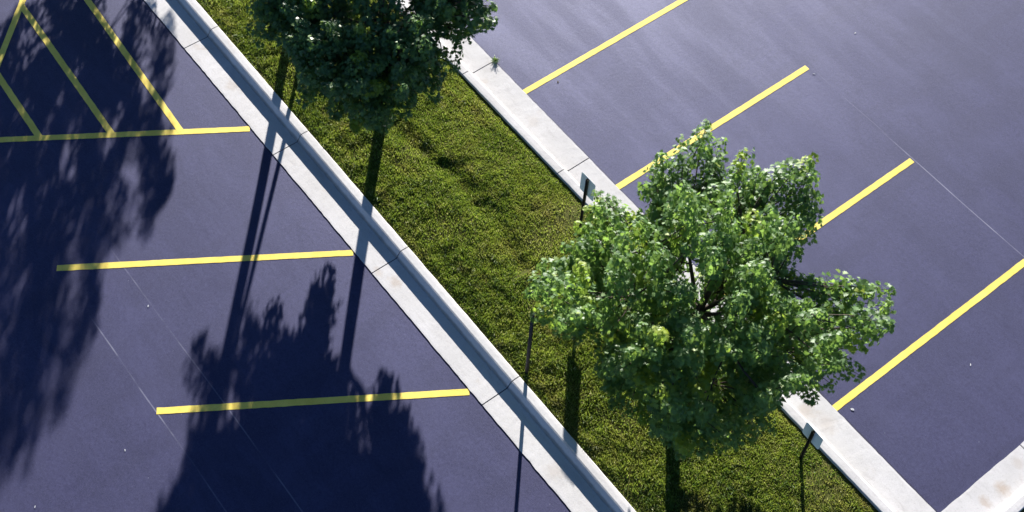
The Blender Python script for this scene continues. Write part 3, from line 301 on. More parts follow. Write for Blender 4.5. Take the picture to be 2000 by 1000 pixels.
SHOOTS_B=[(-1.35,-2.09,3.20,-1.60,-1.85,2.90),(-1.52,-2.17,3.00,-1.71,-1.92,2.70),(-1.36,-1.88,3.10,-1.61,-1.74,2.80),(-1.55,-2.31,3.30,-1.63,-2.09,2.90),(-1.19,-1.80,3.30,-1.46,-1.70,3.00),(-1.47,-1.98,2.70,-1.71,-1.80,2.40),(-1.62,-2.46,2.90,-1.67,-2.21,2.60),(-1.64,-2.66,3.10,-1.61,-2.41,2.80),(-1.37,-2.15,3.60,-1.50,-2.02,3.20),(-0.14,-2.11,1.56,0.46,-2.65,1.82),(-0.56,-1.93,1.62,0.11,-2.53,1.92),(-0.89,-1.55,1.59,-0.37,-2.02,1.82),(-0.54,-2.15,1.59,-0.17,-2.48,1.75),(-0.71,-0.76,1.30,-0.04,-1.36,1.59),(-2.32,-1.98,1.59,-1.80,-2.45,1.82),(-2.42,-2.44,1.82,-1.90,-2.91,2.05),(-2.47,-2.76,2.11,-1.80,-3.36,2.40),(-2.32,-3.61,2.60,-1.89,-3.23,2.40),(-2.15,-3.56,2.80,-1.53,-3.38,2.50),(-2.09,-1.02,1.50,-1.74,-1.17,1.80),(-2.35,-1.47,1.50,-1.96,-1.66,1.80),(-2.32,-2.31,1.70,-1.89,-2.40,1.90),(-1.14,-0.62,1.60,-0.92,-0.99,1.80),(-1.60,-0.82,1.50,-1.24,-1.19,1.70),(-1.56,-0.29,2.10,-1.26,-0.80,2.06),(-1.53,-0.72,2.00,-1.19,-1.21,1.96),(-2.05,-0.61,2.00,-1.65,-1.06,1.96),(-2.40,-0.76,1.90,-1.94,-1.15,1.86),(-2.67,-1.11,1.90,-2.17,-1.43,1.86),(-2.80,-1.52,2.10,-2.26,-1.78,2.06),(-2.60,-1.75,2.20,-2.05,-1.98,2.16),(-2.82,-2.17,2.10,-2.23,-2.31,2.06),(-2.61,-2.32,2.20,-2.02,-2.43,2.16),(-2.39,-2.48,2.30,-1.80,-2.53,2.26),(-2.18,-2.63,2.40,-1.58,-2.62,2.36),(-2.10,-2.89,2.60,-1.51,-2.75,2.56),(-2.40,-3.15,2.60,-1.83,-2.96,2.56),(-2.74,-3.38,3.10,-2.23,-3.07,3.05),(-2.51,-3.56,3.20,-2.06,-3.16,3.15),(-0.45,-1.34,2.80,-0.61,-1.92,2.75),(-0.73,-1.26,2.70,-0.70,-1.86,2.66),(-1.01,-1.18,2.60,-0.83,-1.75,2.56),(-1.22,-1.13,2.40,-0.93,-1.65,2.36),(-1.57,-1.12,2.30,-1.19,-1.58,2.26),(-1.85,-1.15,2.10,-1.42,-1.56,2.06),(-2.18,-1.41,2.10,-1.68,-1.74,2.06),(-2.16,-1.72,2.20,-1.63,-1.99,2.16),(-2.15,-2.02,2.30,-1.59,-2.22,2.26),(-2.20,-2.47,2.40,-1.60,-2.52,2.36),(-2.02,-2.72,2.50,-1.43,-2.66,2.46),(-1.92,-2.91,2.70,-1.36,-2.71,2.66),(-1.76,-3.16,2.80,-1.27,-2.80,2.75),(0.64,-2.51,3.86,0.23,-2.42,3.28),(1.23,-2.77,3.32,0.69,-2.67,2.62),(0.02,-3.63,3.21,-0.02,-3.22,2.59),(1.02,-3.89,3.12,0.71,-3.54,2.64),(0.90,-2.03,3.62,0.68,-2.00,2.97),(0.65,-2.88,2.56,0.22,-2.52,1.92),(-0.52,-3.35,3.91,-0.74,-3.06,3.04),(-2.43,-2.19,2.31,-1.98,-2.22,1.68),(0.53,-2.12,2.68,0.23,-2.13,2.08),(0.23,-1.67,3.25,0.10,-1.95,2.48),(0.12,-3.54,4.17,0.01,-3.20,3.61),(-1.42,-0.82,2.05,-1.23,-1.45,1.61),(0.11,-4.26,3.70,0.22,-3.94,3.16),(0.46,-3.91,4.13,0.27,-3.52,3.58),(0.32,-2.97,3.86,-0.03,-2.70,3.04),(0.63,-2.33,4.21,0.51,-2.18,3.38),(-0.40,-0.59,2.93,-0.34,-1.03,2.23),(-2.55,-0.65,2.64,-2.16,-1.07,2.08),(0.54,-3.38,4.15,0.22,-3.36,3.36),(-0.62,-3.99,3.03,-0.77,-3.59,2.35),(-2.35,-3.54,3.00,-1.71,-3.27,2.40),(-1.11,-4.56,3.82,-1.05,-4.13,3.38),(0.68,-3.77,3.27,0.43,-3.39,2.68),(0.45,-3.57,3.77,0.27,-3.33,3.21),(-1.47,-3.63,3.40,-1.16,-3.25,2.63),(-1.70,-1.40,3.38,-1.53,-1.57,2.79),(0.49,-3.31,3.58,0.16,-3.27,3.05),(0.65,-1.15,3.73,0.43,-1.50,3.16),(-1.68,-4.15,3.40,-1.69,-3.60,2.90),(-1.26,-3.46,3.63,-1.41,-3.25,2.92),(0.74,-2.56,2.90,0.27,-2.53,2.22),(0.21,-3.75,4.37,-0.16,-3.38,3.65),(0.23,-4.04,3.64,0.26,-3.86,2.99),(-0.90,-4.36,4.04,-0.86,-3.85,3.31),(0.29,-1.53,3.63,0.14,-1.77,2.86),(-1.08,-4.20,3.51,-0.88,-3.88,2.83),(-0.72,-3.87,3.78,-0.69,-3.55,3.19),(0.04,-4.04,3.43,-0.20,-3.82,2.58),(-1.40,-0.98,3.41,-1.14,-1.51,2.70),(-0.27,-3.30,3.57,-0.42,-3.38,2.64),(-1.99,-0.91,2.85,-1.54,-1.16,2.17),(1.06,-2.53,2.77,0.66,-2.48,2.18),(1.39,-1.58,3.43,1.05,-1.73,2.59),(0.21,-3.42,3.56,-0.09,-3.26,2.95),(-2.08,-1.80,3.40,-1.76,-1.81,2.52),(0.19,-1.63,3.73,-0.28,-1.74,3.06),(0.71,-2.87,3.66,0.42,-2.73,2.94),(-1.68,-1.13,1.84,-1.27,-1.43,1.48),(-0.26,-3.17,3.69,-0.31,-2.95,2.87),(-1.60,-0.59,3.04,-1.44,-0.99,2.49),(-0.11,-3.57,3.88,-0.12,-3.25,3.19),(-1.55,-1.27,3.03,-1.32,-1.54,2.18),(-0.70,-3.05,3.93,-0.64,-2.92,3.27),(0.89,-3.30,2.79,0.60,-2.98,2.23),(-0.39,-2.22,3.80,-0.43,-2.18,2.91),(-1.58,-2.97,3.47,-1.27,-2.85,2.71),(-0.09,-1.00,3.02,-0.23,-1.27,2.25),(-0.67,-1.27,3.44,-0.65,-1.53,2.67),(0.38,-3.95,3.78,0.27,-3.52,3.18),(1.01,-3.79,3.61,0.73,-3.51,2.99),(0.54,-1.95,3.85,0.23,-2.12,3.17),(1.20,-1.79,3.83,0.91,-1.97,3.26),(-2.46,-1.09,2.14,-2.02,-1.29,1.32),(-1.54,-3.19,2.72,-1.44,-2.91,2.17),(-0.54,-0.87,3.33,-0.59,-1.40,2.68),(-1.34,-0.49,2.80,-1.32,-1.00,2.07),(-1.47,-3.55,2.97,-1.32,-3.34,2.28),(1.11,-2.33,4.16,0.72,-2.44,3.39),(0.55,-4.22,3.81,0.31,-3.86,3.19),(1.32,-3.46,3.45,0.87,-3.21,3.12),(-1.27,-3.89,3.44,-0.95,-3.61,2.82),(-1.27,-4.34,3.97,-1.19,-3.98,3.40),(-0.58,-2.55,3.96,-0.56,-2.50,3.15),(0.87,-2.42,3.67,0.36,-2.54,2.98),(-0.26,-1.65,1.95,-0.53,-2.09,1.24),(-0.88,-3.39,3.26,-0.83,-3.17,2.50),(1.28,-2.74,3.66,0.90,-2.85,3.21),(-1.54,-1.33,3.23,-1.27,-1.68,2.51),(-1.27,-3.60,2.75,-1.09,-3.11,2.22),(-2.37,-1.77,3.27,-2.09,-1.89,2.62),(-2.45,-1.14,2.24,-1.79,-1.48,1.81),(-1.14,-4.02,3.10,-1.05,-3.58,2.41),(-1.36,-4.33,3.60,-1.32,-3.93,3.00),(-0.66,-4.54,3.35,-0.71,-3.99,2.80),(1.56,-1.91,3.45,1.00,-2.10,2.78),(-1.43,-0.62,3.29,-1.34,-1.09,2.71),(-2.06,-2.68,3.28,-1.71,-2.19,2.61),(0.81,-1.07,3.25,0.43,-1.24,2.79),(-0.49,-1.14,3.13,-0.36,-1.48,2.59),(1.15,-3.94,3.31,0.88,-3.58,2.88),(1.32,-3.56,2.90,1.05,-3.46,2.36),(-1.60,-3.42,3.41,-1.35,-3.13,2.58),(-0.11,-4.12,3.62,-0.17,-3.91,2.85),(0.52,-2.12,3.09,0.05,-2.13,2.31),(-2.97,-1.39,3.10,-2.53,-1.54,2.32),(0.84,-3.24,3.15,0.57,-3.03,2.44),(-1.36,-3.32,3.54,-1.28,-2.94,2.84),(-1.07,-3.77,2.88,-0.87,-3.38,2.12),(-0.28,-4.67,3.47,-0.70,-4.33,2.72),(-0.49,-1.72,3.76,-0.66,-1.74,2.85),(0.69,-1.60,3.29,0.51,-1.78,2.73),(-2.59,-1.61,3.10,-2.26,-1.69,2.40),(-0.51,-3.53,4.09,-0.48,-3.52,3.31),(-2.00,-2.93,3.57,-1.55,-2.85,2.96),(1.19,-1.41,3.35,0.73,-1.61,3.00),(-0.46,-3.62,3.50,-0.52,-3.32,2.75),(1.47,-2.17,3.53,0.87,-2.01,2.98),(-0.47,-4.36,3.35,-0.37,-4.09,2.68),(-2.58,-1.11,2.22,-2.18,-1.50,1.99),(-2.42,-0.76,3.02,-2.07,-1.31,2.39),(-0.95,-4.03,4.02,-1.06,-3.82,3.44),(0.99,-1.53,4.03,0.47,-1.85,3.37),(0.35,-2.30,3.40,0.09,-2.28,2.76),(1.08,-3.25,3.68,0.75,-3.06,3.13),(0.78,-2.11,3.73,0.31,-2.09,3.05),(-0.40,-0.89,3.13,-0.36,-1.35,2.54),(-0.07,-1.17,3.53,-0.22,-1.26,2.72),(-0.85,-1.31,2.43,-0.94,-1.77,1.78),(-2.35,-1.07,2.66,-2.05,-1.37,2.11),(-1.09,-1.63,3.61,-1.08,-2.03,2.77),(-1.28,-0.67,2.99,-1.27,-0.98,2.46),(-2.59,-2.01,2.71,-2.37,-1.96,2.03),(-2.13,-3.73,3.21,-1.74,-3.33,2.83),(-0.67,-1.33,1.69,-0.65,-2.00,1.30),(-0.06,-4.67,3.35,-0.04,-4.31,2.78),(-1.73,-3.48,3.68,-1.58,-3.14,2.81),(-0.43,-3.29,4.10,-0.54,-3.07,3.27),(0.69,-0.79,2.63,0.37,-0.92,2.13),(0.20,-1.35,2.66,-0.11,-1.74,2.12),(0.28,-2.05,3.44,-0.08,-2.15,2.70),(-2.11,-1.97,3.19,-1.54,-2.13,2.54),(-0.45,-3.76,3.82,-0.45,-3.45,3.20),(0.17,-3.75,3.68,-0.10,-3.49,3.04),(-1.83,-0.71,2.37,-1.65,-1.14,1.95),(-1.95,-3.58,2.83,-1.40,-3.33,2.26),(0.56,-0.82,3.28,0.34,-1.01,2.62),(0.34,-2.43,3.92,0.15,-2.34,3.09),(-0.31,-3.58,3.99,-0.29,-3.27,3.33),(-0.54,-1.01,2.44,-0.54,-1.51,1.75),(1.31,-3.24,2.92,0.78,-2.91,2.46),(-0.14,-0.58,3.53,-0.28,-0.74,2.92),(1.56,-1.44,3.54,1.03,-1.37,3.02),(0.67,-3.34,3.81,0.34,-3.15,3.04),(0.47,-1.67,3.42,0.31,-1.92,2.86),(0.78,-1.50,3.75,0.55,-1.59,3.04),(-2.27,-2.22,2.27,-1.68,-2.52,1.69),(-1.41,-2.77,3.68,-1.27,-2.72,2.94),(-0.33,-0.93,3.69,-0.30,-1.17,2.89),(-0.97,-1.14,2.01,-1.08,-1.51,1.26),(-0.10,-0.50,2.95,-0.15,-0.86,2.36),(1.23,-1.87,3.30,0.68,-2.01,2.54),(-1.66,-3.40,2.78,-1.05,-2.96,2.23),(-1.95,-1.03,2.87,-1.73,-1.53,2.41),(-1.77,-1.38,3.22,-1.71,-1.60,2.58),(0.61,-2.32,3.28,0.22,-2.06,2.70),(-1.24,-0.50,2.55,-1.00,-1.07,2.01),(0.09,-0.81,3.13,0.03,-1.07,2.46),(0.00,-2.64,3.91,-0.36,-2.42,3.12),(-2.28,-2.82,3.43,-1.90,-2.96,2.81),(0.63,-2.26,2.79,0.38,-2.37,2.12),(0.10,-3.07,2.50,-0.30,-2.77,2.09),(0.49,-3.52,3.57,0.28,-3.46,2.72),(-1.88,-3.99,3.72,-1.56,-3.78,3.17),(-2.13,-1.28,2.02,-1.82,-1.61,1.53),(-1.44,-3.06,3.73,-1.19,-3.12,3.04),(0.46,-1.73,2.15,-0.07,-1.76,1.78),(-1.68,-3.51,2.53,-1.27,-2.87,2.01),(0.40,-4.04,3.53,0.17,-3.65,2.73),(1.54,-3.07,3.69,1.04,-3.01,2.89),(0.79,-3.58,3.13,0.53,-3.67,2.45),(-2.32,-2.17,2.54,-1.84,-2.24,2.13),(0.54,-1.64,3.66,0.46,-1.63,3.04),(-0.09,-1.51,2.38,-0.41,-1.89,1.65),(-1.05,-0.77,2.88,-0.95,-1.13,2.28),(0.72,-3.68,3.98,0.64,-3.43,3.39),(-0.55,-3.59,3.58,-0.83,-3.09,2.98),(0.95,-2.23,4.07,0.61,-2.16,3.50),(0.11,-0.81,3.44,-0.15,-1.21,2.65),(-1.68,-3.87,3.02,-1.36,-3.45,2.38),(-2.11,-1.02,3.09,-1.85,-1.09,2.53),(-1.98,-3.21,2.74,-1.59,-3.19,2.22),(-1.01,-3.72,3.95,-1.03,-3.63,3.33),(-1.86,-1.44,2.47,-1.44,-1.60,2.04),(-0.94,-0.76,2.76,-0.94,-1.19,1.96),(0.24,-2.52,4.14,0.19,-2.55,3.51),(0.54,-1.08,3.31,0.25,-1.52,2.53),(1.44,-2.57,3.52,1.09,-2.48,2.66),(-1.33,-1.38,2.49,-1.13,-1.71,1.98),(1.07,-2.31,2.85,0.59,-2.38,2.30),(-2.34,-1.20,2.71,-2.14,-1.61,2.13),(1.12,-2.03,3.82,0.80,-1.97,3.00),(-2.03,-2.19,2.92,-1.69,-2.31,2.34),(-1.51,-1.67,2.15,-0.90,-1.75,1.46),(0.66,-3.96,3.69,0.48,-3.63,2.86),(-0.08,-4.19,3.78,-0.02,-3.76,3.25),(0.26,-3.93,3.04,0.22,-3.38,2.61),(0.83,-1.84,3.28,0.23,-1.92,2.68),(-2.17,-1.23,3.00,-2.01,-1.40,2.29),(-0.69,-0.94,3.00,-0.67,-1.26,2.21),(0.42,-0.94,3.18,0.10,-1.28,2.55),(-1.77,-3.48,3.73,-1.46,-3.50,2.98),(-0.34,-2.77,4.02,-0.49,-2.60,3.18),(-0.53,-0.85,3.56,-0.66,-1.36,2.88),(-0.23,-0.89,2.57,-0.28,-1.22,2.01),(0.24,-0.81,3.66,-0.01,-0.90,2.97),(-0.78,-0.66,2.32,-0.77,-1.25,1.64),(0.64,-1.07,3.07,0.42,-1.16,2.41),(1.10,-1.44,4.10,0.84,-1.68,3.37),(-0.81,-3.78,3.63,-0.93,-3.55,2.88),(-2.66,-1.74,2.91,-2.19,-2.00,2.20),(1.32,-3.54,2.65,0.92,-3.39,2.10),(-1.63,-3.88,3.87,-1.53,-3.63,3.19),(-0.78,-0.59,3.52,-0.80,-0.96,2.99),(1.21,-3.67,3.16,0.88,-3.57,2.56),(-1.73,-2.05,2.36,-1.06,-2.00,1.90),(0.62,-3.45,4.26,0.40,-3.31,3.68),(-1.93,-1.36,2.69,-1.67,-1.59,2.08),(-0.17,-0.34,3.18,-0.22,-0.65,2.67),(-2.55,-2.16,2.82,-2.11,-2.40,2.37),(-2.05,-1.62,2.25,-1.56,-1.82,1.86),(-1.75,-3.44,3.10,-1.42,-3.33,2.36),(-0.86,-1.15,2.25,-0.69,-1.70,1.65),(-0.73,-3.97,3.44,-0.88,-3.64,2.80),(-0.12,-4.47,3.23,-0.33,-4.19,2.70),(1.04,-2.82,3.72,0.56,-2.58,3.01),(1.43,-2.48,4.00,1.21,-2.39,3.09),(1.13,-2.96,2.88,0.68,-2.69,2.38),(-2.17,-0.41,3.01,-2.06,-0.88,2.57),(0.85,-2.49,3.75,0.71,-2.36,3.10),(-0.59,-0.77,2.41,-0.79,-1.30,2.02),(0.29,-1.33,2.92,0.06,-1.60,2.44),(0.95,-1.83,3.17,0.51,-1.89,2.58),(1.10,-3.24,3.29,0.90,-3.28,2.52),(-0.22,-3.95,3.76,-0.31,-3.76,2.92),(0.83,-2.77,4.04,0.47,-2.78,3.26),(0.85,-2.42,4.03,0.60,-2.38,3.19),(-2.40,-1.45,2.24,-1.92,-1.64,1.89),(-2.07,-2.79,3.57,-1.80,-2.66,2.80),(-1.71,-1.70,2.14,-1.12,-1.85,1.78),(-0.25,-3.80,4.17,-0.22,-3.61,3.55),(-1.65,-1.09,2.16,-1.37,-1.54,1.55),(0.27,-4.58,3.30,0.13,-4.17,2.68),(-0.36,-4.43,3.83,-0.68,-4.28,3.19),(-0.54,-4.22,3.92,-0.37,-3.82,3.26),(0.31,-3.13,3.11,-0.01,-2.81,2.38),(-0.00,-1.38,3.28,-0.12,-1.76,2.52),(-1.64,-3.41,3.82,-1.54,-3.18,3.16),(-0.85,-1.03,3.54,-0.69,-1.12,2.67),(-0.41,-1.14,1.95,-0.59,-1.77,1.74),(1.37,-2.66,2.66,0.81,-2.63,2.33),(-0.96,-4.46,3.48,-0.94,-4.08,2.95),(-0.75,-0.85,2.17,-0.53,-1.54,1.59),(-0.54,-0.78,3.59,-0.41,-1.07,2.81),(0.28,-0.62,3.36,0.11,-1.00,2.61),(0.94,-3.26,3.76,0.47,-3.00,3.02),(1.57,-1.90,3.60,1.06,-1.91,3.06),(-0.28,-3.09,4.09,-0.45,-3.00,3.43),(1.40,-1.75,2.70,0.84,-1.89,2.00),(-1.06,-3.73,3.69,-0.84,-3.51,3.17),(1.40,-1.63,3.56,0.93,-1.64,3.05),(-0.90,-1.45,1.95,-0.78,-1.94,1.37),(-2.28,-1.39,3.01,-1.87,-1.61,2.57),(-0.18,-2.79,3.67,-0.29,-2.75,2.73),(-0.01,-1.13,3.33,0.03,-1.47,2.45),(1.41,-2.80,3.92,1.32,-2.73,3.33),(0.07,-2.99,4.18,-0.20,-2.77,3.56),(-1.49,-1.00,3.29,-1.48,-1.27,2.60),(0.58,-3.09,3.99,0.34,-3.20,3.30),(-2.31,-2.34,3.15,-1.78,-2.18,2.45),(-0.79,-0.45,2.88,-0.75,-0.89,2.23),(-1.81,-1.59,3.14,-1.37,-1.87,2.38),(-0.45,-2.93,3.81,-0.27,-3.02,3.08),(-1.19,-0.35,3.29,-1.14,-0.80,2.82),(-1.20,-3.36,3.91,-1.01,-3.06,3.05),(0.94,-3.30,3.91,0.65,-3.15,3.39),(0.08,-1.42,3.69,-0.01,-1.58,3.09),(0.64,-1.96,3.29,0.29,-2.13,2.47),(-2.19,-2.20,3.43,-1.79,-2.16,2.60),(0.09,-2.19,3.93,-0.09,-2.13,3.30),(-1.12,-0.47,2.94,-1.16,-0.90,2.19),(-1.82,-0.27,3.05,-1.54,-0.54,2.56),(-1.68,-1.00,2.49,-1.46,-1.47,2.06),(-1.79,-3.96,3.27,-1.49,-3.61,2.55),(1.39,-2.57,3.12,0.99,-2.45,2.55),(-0.79,-2.88,3.72,-0.71,-2.48,2.90),(-1.08,-0.66,3.39,-1.22,-1.02,2.80),(0.37,-2.48,2.55,-0.04,-2.49,2.07),(-0.22,-0.59,2.88,-0.12,-1.28,2.33),(0.52,-0.92,2.82,0.13,-1.21,2.25),(-1.95,-0.97,2.69,-1.80,-1.31,2.05),(0.72,-1.20,3.15,0.46,-1.38,2.56),(1.18,-2.68,4.07,1.06,-2.82,3.40),(-0.90,-3.76,2.93,-0.72,-3.30,2.31),(0.85,-2.98,2.67,0.50,-2.90,2.05),(-1.85,-1.06,2.11,-1.52,-1.62,1.45),(-1.85,-0.52,3.05,-1.65,-0.91,2.63),(0.93,-1.80,3.81,0.81,-1.82,3.07),(-2.01,-0.58,2.67,-1.75,-1.04,2.11),(0.26,-3.17,2.91,0.02,-2.80,2.14),(0.84,-3.12,2.55,0.51,-2.98,1.78),(-0.01,-3.26,3.90,-0.07,-3.02,3.05),(-2.37,-3.56,3.69,-2.01,-3.36,3.13),(-1.53,-0.39,2.69,-1.38,-0.77,2.18),(-2.26,-2.40,3.38,-1.88,-2.40,2.89),(0.40,-2.83,3.46,0.02,-2.60,2.71),(-0.05,-3.88,3.37,-0.22,-3.65,2.81),(-1.41,-3.81,3.81,-1.42,-3.50,3.15),(-2.58,-2.08,3.35,-2.19,-2.20,2.57),(0.61,-3.40,3.15,0.50,-3.07,2.62),(-1.10,-3.65,3.43,-0.98,-3.45,2.84),(-0.16,-1.97,2.22,-0.39,-2.13,1.47),(0.50,-1.94,3.52,0.20,-2.04,2.66),(-1.98,-1.16,3.10,-1.86,-1.40,2.56),(0.94,-1.67,3.55,0.63,-1.99,2.92),(-0.49,-0.71,2.24,-0.60,-1.22,1.90),(-0.29,-0.43,3.28,-0.42,-0.88,2.60),(0.75,-2.82,3.06,0.51,-2.60,2.37),(-0.63,-3.27,3.44,-0.70,-2.83,2.61)]
SHOOTS_C=[(-0.03,-0.29,2.50,-0.28,-0.67,2.60),(0.20,-0.53,2.70,0.00,-0.91,2.70),(-0.24,-0.31,2.35,-0.30,-0.70,2.60),(-0.23,-0.52,2.40,-0.09,-1.00,2.60),(-0.32,-0.68,2.50,-0.12,-1.09,2.70),(1.67,-2.26,2.27,2.27,-2.80,2.53),(1.86,-1.63,2.40,2.45,-2.17,2.66),(1.78,-1.83,2.47,2.38,-2.36,2.73),(1.73,-2.08,2.53,2.17,-2.48,2.73),(2.53,-2.76,4.11,2.41,-2.71,3.50),(2.41,-3.10,4.60,2.29,-3.00,3.87),(1.69,-3.22,4.32,2.14,-3.07,3.64),(1.28,-2.49,3.57,1.55,-2.63,2.86),(1.74,-3.07,3.96,1.84,-3.07,3.16),(1.68,-1.65,4.02,1.61,-1.77,3.41),(1.48,-3.14,3.04,1.61,-2.70,2.52),(0.67,-2.56,3.33,0.92,-2.59,2.77),(2.45,-2.52,3.58,2.53,-2.79,2.86),(1.69,-3.58,3.95,1.75,-3.35,3.30),(1.89,-2.06,4.13,1.97,-2.08,3.34),(2.58,-1.97,4.39,2.32,-1.93,3.63),(2.61,-2.76,3.75,2.49,-2.52,3.19),(1.10,-2.71,3.04,1.66,-2.62,2.31),(2.10,-3.03,4.29,1.98,-2.82,3.60),(0.88,-2.85,3.44,1.17,-2.74,2.56),(1.34,-3.51,3.57,1.66,-3.06,2.98),(1.63,-2.95,4.18,1.76,-2.81,3.34),(1.50,-1.72,3.52,1.63,-2.17,2.95),(0.79,-2.28,4.02,1.11,-2.29,3.47),(1.63,-2.65,4.14,1.76,-2.41,3.24),(1.97,-3.40,3.17,1.93,-3.12,2.64),(2.65,-2.39,4.52,2.39,-2.40,3.67),(2.12,-1.85,4.51,2.07,-1.87,3.82),(1.13,-2.60,3.09,1.51,-2.38,2.45),(1.44,-1.69,3.32,1.52,-1.90,2.72),(1.56,-2.50,3.73,1.96,-2.57,3.00),(1.81,-2.88,3.18,2.02,-2.74,2.37),(1.98,-2.44,4.17,2.14,-2.41,3.57),(1.07,-2.54,3.77,1.23,-2.37,3.20),(2.41,-2.70,4.59,2.27,-2.63,3.96),(1.84,-3.72,3.10,1.87,-3.20,2.72),(1.05,-3.01,4.11,1.25,-2.90,3.51),(1.66,-1.96,3.88,1.78,-2.10,3.23),(2.63,-3.06,4.30,2.51,-2.89,3.53),(1.04,-3.03,3.58,1.19,-2.75,2.76),(2.42,-2.85,3.79,2.25,-2.82,3.14),(1.20,-1.56,3.79,1.50,-1.70,3.09),(1.29,-3.02,3.46,1.42,-2.88,2.68),(1.69,-3.67,3.62,1.75,-3.44,3.06),(2.19,-1.97,4.43,2.21,-2.04,3.75),(2.34,-3.59,4.29,2.54,-3.40,3.52),(1.55,-1.67,3.65,1.57,-1.73,2.78),(1.04,-2.99,4.38,1.28,-2.99,3.63),(2.01,-1.53,4.38,2.01,-1.61,3.54),(2.33,-3.05,4.11,2.06,-3.01,3.38),(1.59,-2.40,4.34,1.88,-2.27,3.54),(2.36,-2.40,3.91,2.27,-2.43,3.02),(0.79,-2.70,3.12,1.13,-2.51,2.57),(2.20,-2.44,4.46,2.16,-2.36,3.66),(2.96,-3.01,4.33,2.71,-2.58,3.52),(2.56,-2.76,4.31,2.52,-2.67,3.67),(1.78,-2.98,3.76,1.79,-2.76,2.96),(2.84,-2.84,4.67,2.84,-2.78,4.05),(1.06,-2.33,2.99,1.35,-2.28,2.13),(1.31,-3.19,3.32,1.63,-3.27,2.49),(2.15,-2.63,4.66,2.17,-2.57,3.80),(2.28,-1.87,4.05,2.05,-2.07,3.19),(1.87,-1.88,3.07,1.98,-2.06,2.41),(1.39,-1.95,4.28,1.59,-2.17,3.44),(2.47,-3.59,3.96,2.37,-3.19,3.32),(0.76,-2.08,3.26,1.10,-2.34,2.80),(1.79,-2.54,4.31,1.83,-2.54,3.61),(2.05,-3.34,3.28,2.16,-2.86,2.68),(0.77,-2.17,3.86,1.04,-2.32,3.12),(1.81,-3.48,4.24,1.68,-3.24,3.53),(0.96,-2.83,3.83,1.31,-2.82,3.18),(2.77,-2.47,4.44,2.73,-2.21,3.65),(0.99,-2.44,4.17,1.39,-2.29,3.47),(0.98,-2.51,2.79,1.32,-2.46,2.22),(1.38,-2.72,3.89,1.48,-2.62,3.23),(1.01,-2.99,3.22,1.34,-2.77,2.45),(1.95,-3.04,3.93,2.00,-2.98,3.08),(1.18,-1.60,4.01,1.28,-1.66,3.26),(1.64,-1.39,3.93,1.85,-1.59,3.22),(1.55,-2.57,3.88,1.64,-2.62,3.08),(1.04,-1.93,4.06,1.10,-1.99,3.25),(1.47,-2.26,3.98,1.68,-2.33,3.20),(2.75,-3.05,4.79,2.70,-2.86,4.08),(0.90,-3.25,3.88,0.90,-3.13,3.25),(2.25,-3.21,3.81,2.09,-2.99,3.12),(1.75,-2.77,4.57,1.80,-2.65,3.96),(0.78,-2.56,4.04,1.04,-2.51,3.24),(0.75,-1.53,3.63,1.05,-1.62,3.02),(2.24,-2.26,4.47,2.43,-2.15,3.55),(2.27,-2.48,4.27,2.27,-2.54,3.36),(2.36,-2.04,4.18,2.30,-2.26,3.44),(2.51,-2.32,4.70,2.27,-2.40,3.82),(2.71,-3.02,4.70,2.47,-2.74,3.85),(0.92,-2.29,3.47,1.30,-2.00,2.65),(1.82,-1.84,4.14,1.84,-1.87,3.38),(2.07,-2.96,4.03,2.05,-2.76,3.39),(1.95,-2.32,4.53,1.95,-2.51,3.96),(1.10,-3.41,3.88,1.17,-3.04,3.13),(1.04,-1.86,3.48,1.50,-1.95,2.66),(2.41,-2.26,3.92,2.29,-2.16,3.20),(3.08,-2.56,4.20,2.77,-2.54,3.65),(1.83,-1.79,4.39,1.89,-1.82,3.75),(2.20,-3.42,4.12,2.25,-3.04,3.52),(0.96,-1.48,3.42,1.05,-1.90,2.80),(1.28,-2.61,4.45,1.39,-2.56,3.83)]
